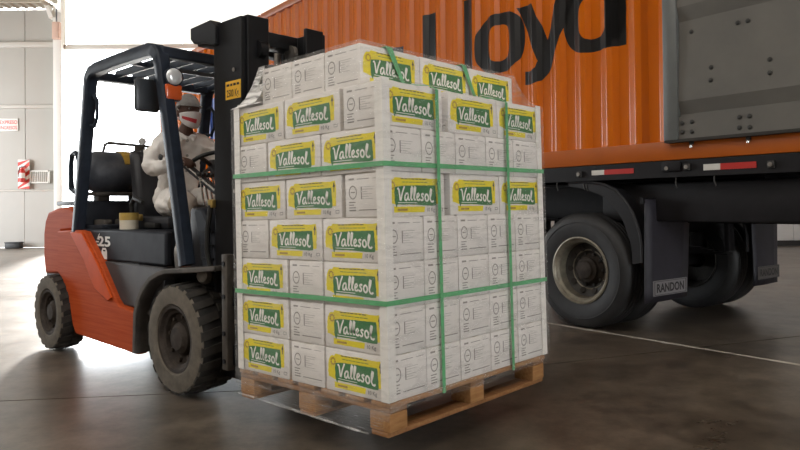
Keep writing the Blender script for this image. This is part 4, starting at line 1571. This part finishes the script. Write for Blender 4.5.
cgeo.append(skin_geo([T(-1.12, .10, 1.12, .135, .130), T(-.95, .13, 1.155, .125, .118), T(-.74, .15, 1.17, .108, .104)], [(0, 1), (1, 2)]))
coat = fuse(cgeo, 'coat', 'coat_white', drv, 0.010, 6)
dt = bpy.data.textures.new('cloth_folds', 'CLOUDS')
dt.noise_scale = 0.085
dt.noise_depth = 1
for o_, st_ in ((coat, .048),):
    dm = o_.modifiers.new('folds', 'DISPLACE')
    dm.texture = dt
    dm.strength = st_
    dm.mid_level = 0.5
tgeo = []
for (h, k, a_, s_) in ((hpR, knR, anR, -1), (hpL, knL, anL, 1)):
    m1 = tuple((Vector(k[:3]) * .45 + Vector(a_[:3]) * .55)) + (.062,)
    m2 = tuple((Vector(k[:3]) * .15 + Vector(a_[:3]) * .85)) + (.058,)
    tgeo.append(skin_geo([h[:3] + (.105, .10), tuple((Vector(h[:3]) + Vector(k[:3])) / 2) + (.096, .088), k[:3] + (.082,), m1, m2], [(0, 1), (1, 2), (2, 3), (3, 4)]))
tr_o = fuse(tgeo, 'trousers', 'trouser_beige', drv, 0.010, 5)
dm = tr_o.modifiers.new('folds', 'DISPLACE')
dm.texture = dt
dm.strength = .022
for (a_, t_, s_) in ((anR, toR, -1), (anL, toL, 1)):
    b_ = fuse([skin_geo([tuple(Vector(a_[:3]) + Vector((0, 0, .16))) + (.062,), tuple(Vector(a_[:3]) + Vector((0, 0, .06))) + (.056,), tuple(Vector(a_[:3]) + Vector((-.01, 0, -.035))) + (.050,), tuple((Vector(a_[:3]) + Vector(t_[:3])) / 2 + Vector((0, 0, -.02))) + (.048, .040), t_[:3] + (.045, .034)], [(0, 1), (1, 2), (2, 3), (3, 4)])], 'boot', 'coat_white', drv, 0.009, 3)
    b_['label'] = 'white overshoe'

# collar
MB().tube([(HM @ Vector((.060 * math.cos(R(a_)), .068 * math.sin(R(a_)), 0)) + Vector(T(-1.025, 0, 1.665 - .045 * max(0, math.cos(R(a_)))))) for a_ in range(20, 341, 20)], .016, 'coat_white', n=8).build('collar', drv, 60)
for k in range(3):
    p = Vector(T(-.955 - .006 * k, -.03, 1.60 - .11 * k))
    MB().cyl(p, p + Vector((.014, -.004, 0)), .010, 'print_grey', n=10).build('button', drv, None)
MB().lathe([(0, 0), (.020, .003), (.022, .012), (.012, .020), (0, .021)], T(-.80, -.31, 1.455), (.1, -1, .1), 'black_plastic', 14).build('sleeve_knob', drv)

# hair net, mask, eyes
def capshape(p):
    q = headshape(p)
    return q
vs, fs = ball(HC, (.108, .088, .130), 28, HM, capshape)
keep = []
inv = HM.inverted()
for f in fs:
    c = sum((Vector(vs[i]) for i in f), Vector()) / len(f)
    l = inv @ (c - HC)
    if l.z > (.040 if l.x > .02 else .040 - (0.02 - l.x) * .95):
        keep.append(f)
hn = MB().add(vs, keep, 'hairnet_grey').build('hair_net', drv, 60)
sm_ = hn.modifiers.new('thick', 'SOLIDIFY')
sm_.thickness = .004
el = [hp(.108 * math.cos(R(a_)), .089 * math.sin(R(a_)), .040 if math.cos(R(a_)) > .2 else .040 - (.2 - math.cos(R(a_))) * .085) for a_ in range(0, 360, 12)]
MB().tube([tuple(p) for p in el], .0055, 'hairnet_grey', n=6, closed=True).build('net_hem', drv, 60)

MV, MF = [], []
NR, NC = 9, 13
for i in range(NR):
    t = i / (NR - 1)
    for j in range(NC):
        s_ = -1 + 2 * j / (NC - 1)
        ang = s_ * R(76)
        zz = (-.004 - .016 * abs(s_) ** 2) * (1 - t) + (-.124 + .050 * abs(s_) ** 2) * t
        rad = .088 + .036 * math.cos(PI / 2 * s_) ** 1.2 * math.sin(PI * (t * .80 + .16)) + .004
        MV.append(tuple(hp(rad * math.cos(ang) + .006, (.083 - .012 * t) * math.sin(ang) * 1.02, zz)))
for i in range(NR - 1):
    for j in range(NC - 1):
        MF.append((i * NC + j, i * NC + j + 1, (i + 1) * NC + j + 1, (i + 1) * NC + j))
mk = MB().add(MV, MF, 'mask_white').build('face_mask', drv, 60)
so = mk.modifiers.new('thick', 'SOLIDIFY')
so.thickness = .003
so.offset = 1
mp_ = MB()
V2 = []
for lo_ in (2.6, 4.6):
    for j in range(1, 7):
        i = lo_ + (j - 1) * .22
        a0 = Vector(MV[int(i) * NC + j]).lerp(Vector(MV[(int(i) + 1) * NC + j]), i - int(i))
        out_ = (a0 - HC)
        out_.z = 0
        V2.append(a0 + out_.normalized() * .0055)
mp_.add(V2, [(k, k + 1, k + 7, k + 6) for k in range(5)], 'mask_red').build('mask_print', mk, 60, label='red printed patch on the mask')
for s_ in (-1, 1):
    MB().tube([tuple(hp(.020, .086 * s_, .0)), tuple(hp(-.012, .088 * s_, .022)), tuple(hp(-.030, .084 * s_, -.010)), tuple(hp(-.010, .084 * s_, -.045)), tuple(hp(.020, .078 * s_, -.065))], .002, 'mask_white', n=6).build('ear_loop', drv, 60)
    ey = MB()
    v_, f_ = ball(hp(.080, .031 * s_, .018), (.012, .014, .0085), 12, HM)
    ey.add(v_, f_, 'eye_white')
    v_, f_ = ball(hp(.0885, .031 * s_, .018), (.005, .006, .006), 10, HM)
    ey.add(v_, f_, 'eye_dark')
    ey.build('eye', drv, 60)

# ---------------------------------------------------------------- semi-trailer
tr = thing('semi_trailer', 'black semi-trailer chassis carrying the orange container', 'trailer', TM)
TW = 2.46
for y_, s_ in ((0.0, 1), (TW, -1)):
    poly = [(0, 1.312), (.085, 1.312), (.085, 1.324), (.012, 1.324), (.012, 1.43), (.085, 1.43), (.085, 1.442), (0, 1.442)]
    MB().prism([(p[0] * s_, p[1]) for p in poly], (-11.2, y_, 0), (0, 1, 0), (0, 0, 1), (13.6, 0, 0), 'chassis_black').build('side_rail', tr, None)
for y_ in (.74, 1.72):
    be = MB()
    be.box((-4.4, y_, .945), (13.6, .15, .022), 'chassis_black')
    be.box((-4.4, y_, 1.30), (13.6, .15, .022), 'chassis_black')
    be.box((-4.4, y_, 1.12), (13.6, .014, .34), 'chassis_black')
    be.build('main_beam', tr, None)
cr_me = MB().box((0, TW / 2, 1.37), (.07, TW - .06, .10), 'chassis_black').mesh('cross_member', None)
for i in range(22):
    o = bpy.data.objects.new('cross_member', cr_me)
    COL.objects.link(o)
    o.parent = tr
    o.location = (-10.9 + i * .62, 0, 0)
MB().box((1.55, TW / 2, 1.20), (.10, 1.9, .22), 'chassis_black', bev=.01).build('rear_beam', tr)
MB().box((1.20, .42, 1.115), (2.1, .50, .32), 'chassis_black', bev=.02).build('tool_box', tr)

# reflective tape, markers, hooks
for (a_, b_, c_, d_, z0, z1, z2, z3) in ((.170, .300, .300, .585, 1.358, 1.400, 1.358, 1.400), (1.185, 1.315, 1.315, 1.575, 1.352, 1.398, 1.352, 1.398)):
    rt = MB().box(((a_ + b_) / 2, -.002, (z0 + z1) / 2), (b_ - a_, .004, z1 - z0), 'tape_white').box(((c_ + d_) / 2, -.002, (z2 + z3) / 2), (d_ - c_, .004, z3 - z2), 'tape_red')
    rt.build('reflective_tape', tr, None, label='white and red reflective strip on the side rail')
for (x_, z_, w) in ((.045, 1.372, .05), (.895, 1.382, .045), (1.06, 1.385, .05), (1.68, 1.37, .05), (-.62, 1.372, .05), (-1.7, 1.372, .05)):
    mk_ = MB().box((x_, -.012, z_), (w, .024, .05), 'bolt_dark', bev=.006).cyl((x_, -.02, z_), (x_, -.034, z_), .016, 'steel_worn', n=12).build('rope_ring', tr)
for (x_, z_) in ((-.23, 1.31), (.07, 1.31), (.10, 1.30), (.95, 1.30), (1.26, 1.31)):
    MB().tube([(x_, .02, z_ + .02), (x_, .012, z_ - .04), (x_ + .012, .015, z_ - .075)], .005, 'bolt_dark', n=6).build('hook', tr)
MB().box((.93, -.018, 1.395), (.16, .02, .075), 'chassis_black', bev=.008).build('lock_housing', tr)

# wheels
WR = .515


def truck_tyre():
    t = MB()
    prof = [(.292, .02), (.30, .008), (.33, .002), (.40, -.012), (.455, -.008), (.492, .012), (.508, .035), (WR, .05),
            (WR, .085), (WR - .012, .088), (WR - .012, .094), (WR, .097), (WR, .130), (WR - .012, .133), (WR - .012, .139), (WR, .142), (WR, .175), (WR - .012, .178), (WR - .012, .184), (WR, .187),
            (WR, .22), (.508, .235), (.492, .258), (.455, .278), (.40, .282), (.33, .268), (.30, .262), (.292, .25)]
    t.lathe(prof, (0, 0, 0), (0, 1, 0), 'trailer_tyre', 64, close=True)
    t.lathe([(.425, -.0135), (.430, -.016), (.436, -.0135)], (0, 0, 0), (0, 1, 0), 'trailer_tyre', 64)
    return t


def truck_rim(dark=False):
    t = MB()
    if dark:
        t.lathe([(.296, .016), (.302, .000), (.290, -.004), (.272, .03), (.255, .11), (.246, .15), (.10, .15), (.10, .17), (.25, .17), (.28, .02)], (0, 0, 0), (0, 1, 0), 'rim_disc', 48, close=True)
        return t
    t.lathe([(.296, .016), (.302, .000), (.290, -.004), (.280, .006), (.272, .03), (.262, .05), (.255, .11), (.250, .145), (.242, .150), (.246, .10), (.252, .04), (.27, .02)], (0, 0, 0), (0, 1, 0), 'rim_steel', 56, close=True)
    t.lathe([(.246, .118), (.215, .132), (.165, .150), (.150, .165), (.115, .168), (.115, .185), (.246, .150)], (0, 0, 0), (0, 1, 0), 'rim_disc', 56, close=True)
    t.lathe([(.170, .146), (.176, .140), (.182, .142)], (0, 0, 0), (0, 1, 0), 'rim_steel', 56)
    return t


tyre_me = truck_tyre().mesh('tyre', 40)
rim_me = truck_rim().mesh('rim', 35)
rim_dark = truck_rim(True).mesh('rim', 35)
hole_me = MB().cyl((0, -.01, 0), (0, .010, 0), .027, 'joint_dark', n=14).mesh('dark_hole_plug', 35)  # dark plug, the shade inside a rim hole put into its colour
hub_ = MB().lathe([(.150, .172), (.130, .150), (.112, .130), (.110, .098), (.085, .088), (.075, .070), (.045, .062), (0, .060)], (0, 0, 0), (0, 1, 0), 'hub_rust', 36)
for i in range(10):
    a_ = 2 * PI * i / 10
    hub_.cyl((.142 * math.cos(a_), .165, .142 * math.sin(a_)), (.142 * math.cos(a_), .140, .142 * math.sin(a_)), .013, 'rim_disc', n=6)
hub_me = hub_.mesh('hub', 35)
for ax in (.012, -1.30):
    for side in (0, 1):
        for dual in (0, 1):
            w_ = bpy.data.objects.new('wheel', None)
            COL.objects.link(w_)
            w_.parent = tr
            yy = (0.012 + dual * .335)
            fl_in = dual == 1
            if side == 0:
                M = Matrix.Translation((ax, yy + (.27 if fl_in else 0), WR)) @ (RZ(PI) if fl_in else Matrix.Identity(4))
            else:
                M = Matrix.Translation((ax, TW - yy - (.27 if fl_in else 0), WR)) @ (Matrix.Identity(4) if fl_in else RZ(PI))
            w_.matrix_local = M
            for i in range(10 if dual == 0 else 0):
                a_ = 2 * PI * i / 10
                c = bpy.data.objects.new('dark_hole_plug', hole_me)
                COL.objects.link(c)
                c.parent = w_
                d_ = Vector((.42 * math.cos(a_), 1, .42 * math.sin(a_)))
                c.matrix_local = Matrix.Translation((.200 * math.cos(a_), .136, .200 * math.sin(a_))) @ d_.to_track_quat('Y', 'Z').to_matrix().to_4x4()
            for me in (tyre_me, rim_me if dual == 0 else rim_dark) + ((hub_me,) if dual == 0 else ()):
                c = bpy.data.objects.new(me.name, me)
                COL.objects.link(c)
                c.parent = w_
    MB().cyl((ax, .15, WR), (ax, TW - .15, WR), .065, 'chassis_black', n=20).build('axle', tr)
    for y_ in (.74, 1.72):
        sp_ = MB()
        for k in range(5):
            L = 1.0 - k * .14
            sp_.box((ax, y_, .60 + k * .014), (L, .09, .013), 'chassis_black')
        sp_.box((ax - .5, y_, .80), (.05, .11, .34), 'chassis_black', bev=.01)
        sp_.box((ax + .5, y_, .80), (.05, .11, .34), 'chassis_black', bev=.01)
        sp_.build('leaf_spring', tr, None)
        MB().cyl((ax + .10, y_ + .15, .62), (ax + .10, y_ + .15, .80), .085, 'chassis_black', n=18).build('brake_chamber', tr)
MB().cyl((-.75, 1.05, .86), (-.75, 1.42, .86), .15, 'chassis_black', n=24).build('air_tank', tr)
MB().box((-.56, .06, 1.17), (.16, .10, .10), 'chassis_black', bev=.01).build('guard_bracket', tr)

gp = [(-.10, 1.300), (.03, 1.303), (.149, 1.296), (.28, 1.275), (.395, 1.222), (.49, 1.13), (.56, 1.03), (.60, .93), (.625, .85), (.637, .77), (.640, .62)]
gi = [(p[0] - .012 * (i > 3), p[1] - .012 * (i < 8)) for i, p in enumerate(gp)][::-1]
for y0, w_ in ((0.02, .62), (TW - .64, .62)):
    gd = MB().prism(gp + gi, (0, y0, 0), (1, 0, 0), (0, 0, 1), (0, w_, 0), 'guard_plastic').build('mudguard', tr, 40)
    gin = []
    for i, p in enumerate(gp):
        d_ = Vector((.05 - p[0], .515 - p[1])).normalized() * (.03 + .09 * min(1, i / 4) - .03 * max(0, (i - 7) / 3))
        gin.append((p[0] + d_.x, p[1] + d_.y))
    MB().prism(gp + gin[::-1], (0, y0 - .004 if y0 < 1 else y0 + w_ - .008, 0), (1, 0, 0), (0, 0, 1), (0, .012, 0), 'guard_plastic').build('guard_skirt', gd, 40)
    MB().tube([(p[0], y0, p[1]) for p in gp], .014, 'guard_plastic', n=6).build('guard_edge', gd, 50)
    MB().box((.655, y0 + .33, 1.13), (.03, .70, .05), 'chassis_black').build('flap_bracket', gd, None)
for (yb0, yb1, yt0, yt1, z0, z1, pl, txt) in ((.0, .655, .02, .705, .290, 1.14, (.088, .600, .340, .466), 'flap_plate'), (1.87, 2.395, 1.82, 2.39, .285, 1.16, (1.915, 2.375, .345, .470), 'flap_plate_shaded')):
    N = 8
    vs, fs = [], []
    for i in range(N + 1):
        t = i / N
        for j in range(7):
            u = j / 6
            ya, yb = yb0 + (yt0 - yb0) * t, yb1 + (yt1 - yb1) * t
            vs.append((.673 + .012 * math.sin(u * 5.0) * (1 - t) , ya + (yb - ya) * u, z0 + (z1 - z0) * t))
    for i in range(N):
        for j in range(6):
            fs.append((i * 7 + j, i * 7 + j + 1, (i + 1) * 7 + j + 1, (i + 1) * 7 + j))
    fl_o = MB().add(vs, fs, 'rubber_flap').build('mud_flap', tr, 50)
    so = fl_o.modifiers.new('thick', 'SOLIDIFY')
    so.thickness = .012
    so.offset = 0
    y0_, y1_, za, zb = pl
    pm = MB().box((.694, (y0_ + y1_) / 2, (za + zb) / 2), (.004, y1_ - y0_, zb - za), txt)
    po_ = pm.build('name_plate', fl_o, None, label='pale name plate with dark lettering')
    tm_ = MB()
    X = .6972
    w = y1_ - y0_
    for q in ((0, .045, 1, .075), (0, .925, 1, .955)):
        tm_.flat([[(.03, q[1]), (.97, q[1]), (.97, q[3]), (.03, q[3])]], (X, y0_, za), (0, w, 0), (0, 0, zb - za), 'letter_black')
    for q in (.03, .955):
        tm_.flat([[(q, .06), (q + .015, .06), (q + .015, .94), (q, .94)]], (X, y0_, za), (0, w, 0), (0, 0, zb - za), 'letter_black')
    tm_.text('RANDON', (X, (y0_ + y1_) / 2, za + .030), (0, 1, 0), (0, 0, 1), .098, 'letter_black', 'CENTER', .03, sx=.98 * w / .51)
    tm_.build('plate_lettering', po_, None)

# ---------------------------------------------------------------- container
ct = thing('shipping_container', 'orange corrugated shipping container with black lettering on the trailer', 'container', TM)
CX0, CX1, CZ0, CZ1 = -11.4, 2.35, 1.445, 4.285


LS = [(0.0, .036)]                                  # the slope that faces the doorway, with rolled bends
for dt_, an_ in ((.004, 6), (.004, 13), (.004, 20), (.0623, 26), (.004, 20), (.004, 13), (.004, 6)):
    LS.append((LS[-1][0] + dt_, LS[-1][1] - dt_ * math.tan(R(an_))))
LS[-1] = (LS[-1][0], 0.0)


def corr(x):
    """depth of the corrugation at x"""
    t = ((x + .038) / .2775) % 1.0 * .2775
    for (ta, da), (tb, db) in zip(LS[:-1], LS[1:]):
        if t < tb:
            return da + (db - da) * (t - ta) / (tb - ta)
    if t < .140:
        return 0.0
    if t < .184:
        return .036 * (t - .140) / .044
    return .036


BRK = tuple(p[0] for p in LS) + (.140, .184)


def corr_breaks(x0, x1):
    k = math.floor((x0 + .038) / .2775) - 1
    out = []
    while True:
        for q in BRK:
            xb = -.038 + k * .2775 + q
            if xb > x1:
                return out
            if xb > x0:
                out.append(xb)
        k += 1


CY = .014
px_ = [CX0 + .14] + corr_breaks(CX0 + .15, CX1 - .15) + [CX1 - .14]
sd = MB()
vs, fs = [], []
for x_ in px_:
    vs += [(x_, CY + corr(x_), 1.595), (x_, CY + corr(x_), 4.18)]
for i in range(len(px_) - 1):
    fs.append((2 * i, 2 * i + 2, 2 * i + 3, 2 * i + 1))
sd.add(vs, fs, 'container_orange')
sd.build('side_panel', ct, 15)
vs2 = [(x_, 2.44 - (CY + corr(x_)), z_) for x_ in px_ for z_ in (1.595, 4.18)]
MB().add(vs2, fs, 'container_orange').build('side_panel', ct, 50)
for y_ in (.03, 2.41):
    MB().box(((CX0 + CX1) / 2, y_, 1.522), (CX1 - CX0, .05, .150), 'container_rail', bev=.006).build('bottom_rail', ct)
    MB().box(((CX0 + CX1) / 2, y_, 4.230), (CX1 - CX0, .07, .105), 'container_rail', bev=.008).build('top_rail', ct)
    for x_ in (CX0 + .075, CX1 - .075):
        MB().box((x_, y_ + (.045 if y_ < 1 else -.045), 2.86), (.15, .15, 2.84), 'container_rail', bev=.01).build('corner_post', ct)
MB().box(((CX0 + CX1) / 2, 1.22, 4.25), (CX1 - CX0 - .1, 2.3, .03), 'container_orange').build('roof', ct, None)
MB().box(((CX0 + CX1) / 2, 1.22, 1.53), (CX1 - CX0 - .1, 2.3, .06), 'chassis_black').build('underfloor', ct, None)
for x_ in (CX0 + .06, CX1 - .06):
    ed = MB()
    ys = [.1 + i * .0575 for i in range(40)]
    v_, f_ = [], []
    for i, y_ in enumerate(ys):
        dd = (0, .03, .03, 0)[i % 4]
        v_ += [(x_ + dd, y_, 1.59), (x_ + dd, y_, 4.18)]
    f_ = [(2 * i, 2 * i + 2, 2 * i + 3, 2 * i + 1) for i in range(len(ys) - 1)]
    ed.add(v_, f_, 'container_orange').build('end_wall', ct, 20)


def conform(polys, mname, name, tris=None):
    """lay flat lettering (trailer x, z) on the corrugated side, 1.5 mm proud"""
    bm = bmesh.new()
    xs = []
    for (vv, ff) in polys:
        bv = [bm.verts.new((p[0], 0, p[1])) for p in vv]
        xs += [p[0] for p in vv]
        for f in ff:
            try:
                bm.faces.new([bv[i] for i in f])
            except ValueError:
                pass
    for xb in corr_breaks(min(xs), max(xs)):
        bmesh.ops.bisect_plane(bm, geom=bm.verts[:] + bm.edges[:] + bm.faces[:], dist=1e-5, plane_co=(xb, 0, 0), plane_no=(1, 0, 0))
    for v in bm.verts:
        v.co.y = CY + corr(v.co.x) - .002
    me = bpy.data.meshes.new(name)
    bm.to_mesh(me)
    bm.free()
    me.materials.append(MATS[mname])
    o = bpy.data.objects.new(name, me)
    COL.objects.link(o)
    o.parent = ct
    return o


def strip(outer, inner, closed=True):
    n = len(outer)
    vv = outer + inner
    ff = [(i, (i + 1) % n, n + (i + 1) % n, n + i) for i in range(n if closed else n - 1)]
    return vv, ff


def sup(cx, cz, rx, rz, e, n=48):
    out = []
    for i in range(n):
        a_ = 2 * PI * i / n
        c, s = math.cos(a_), math.sin(a_)
        out.append((cx + rx * math.copysign(abs(c) ** (2 / e), c), cz + rz * math.copysign(abs(s) ** (2 / e), s)))
    return out


def rect(x0, z0, x1, z1):
    return [(x0, z0), (x1, z0), (x1, z1), (x0, z1)], [(0, 1, 2, 3)]


B0, XH, CAP = 2.455, 3.045, 3.30
conform([rect(-2.150, B0, -1.945, CAP), rect(-1.945, B0, -1.60, B0 + .15)], 'letter_black', 'letter')
conform([rect(-1.490, B0, -1.335, CAP + .01)], 'letter_black', 'letter')
conform([strip(sup(-.965, 2.752, .338, .302, 2.5), sup(-.965, 2.752, .150, .185, 2.5))], 'letter_black', 'letter')
yv = [(-.715, XH), (-.515, XH), (-.345, 2.66), (-.205, XH), (-.005, XH), (-.275, 2.44), (-.335, 2.345), (-.42, 2.285), (-.53, 2.265), (-.63, 2.275), (-.63, 2.405), (-.54, 2.395), (-.475, 2.42), (-.445, 2.475)]
conform([(yv, [(0, 1, 2, 13), (2, 3, 4, 5), (2, 5, 13), (13, 5, 6, 12), (12, 6, 7, 11), (11, 7, 8, 9, 10)])], 'letter_black', 'letter')
conform([strip(sup(.178, 2.752, .325, .305, 2.5), sup(.178, 2.752, .150, .190, 2.5)), rect(.305, B0 - .005, .500, CAP + .01)], 'letter_black', 'letter')
conform([rect(-2.74, 2.86, -2.56, 3.035)], 'letter_black', 'letter')
tv, tf = text_geo('Hapag', 'RIGHT', .03)
conform([([(p[0] * 1.15 - 2.86, p[1] * 1.15 + B0) for p in tv], tf)], 'letter_black', 'letter')
logo = sup(-8.05, 2.80, .52, .40, 6, 40)
conform([(logo, [tuple(range(40))])], 'logo_blue', 'logo_patch')

# grey steel panel hung on the side
pn = thing('steel_panel', 'grey pressed steel panel with bolt heads hung over the orange container side', 'panel', TM)
PX0, PX1 = .905, 2.34
zp = [(1.597, -.055), (1.772, -.055), (1.775, -.026), (1.790, -.026), (1.890, -.058), (2.505, -.030), (2.615, -.062), (3.24, -.034), (3.35, -.064), (3.95, -.036)]
vs, fs = [], []
for z_, y_ in zp:
    vs += [(PX0 + .11, y_, z_), (PX1, y_, z_)]
for i in range(len(zp) - 1):
    fs.append((2 * i, 2 * i + 1, 2 * i + 3, 2 * i + 2))
MB().add(vs, fs, 'panel_steel').build('pressed_sheet', pn, None)
MB().box((PX0 + .058, -.043, 2.775), (.116, .070, 2.36), 'panel_edge', bev=.006).build('end_frame', pn)
MB().box(((PX0 + PX1) / 2, -.035, 1.588), (PX1 - PX0, .07, .022), 'joint_dark').build('rubber_seal', pn, None)
bl_me = MB().lathe([(.017, 0), (.017, .006), (.009, .012), (0, .012)], (0, 0, 0), (0, -1, 0), 'bolt_dark', 12).mesh('bolt', 40)


def sheet_y(z):
    for (za, ya), (zb, yb) in zip(zp[:-1], zp[1:]):
        if za <= z <= zb:
            return ya + (yb - ya) * (z - za) / (zb - za)
    return -.05


for (x_, z_) in ((1.123, 2.413), (1.476, 2.403), (1.547, 2.401), (1.28, 2.112), (1.278, 2.016), (1.699, 2.096), (1.70, 2.002), (1.129, 1.723), (1.128, 1.648), (1.05, 1.721), (1.05, 1.652), (1.487, 1.718), (1.558, 1.718), (1.486, 1.643), (1.559, 1.639), (1.93, 2.40), (2.0, 2.40), (1.95, 1.715), (1.95, 1.64)):
    o = bpy.data.objects.new('bolt', bl_me)
    COL.objects.link(o)
    o.parent = pn
    o.location = (x_, sheet_y(z_), z_)
for x_ in (1.094, 1.523):
    MB().box((x_, .0, 1.572), (.03, .03, .03), 'bolt_dark').lathe([(0, 0), (.011, .003), (.013, .016), (.008, .028), (0, .030)], (x_, -.008, 1.556), (0, -.25, -1), 'chrome', 12).build('latch_pin', pn)

for o in bpy.data.objects:
    if o.type == 'MESH' and o.parent is None and 'category' not in o and 'kind' not in o:
        o['kind'] = 'structure'
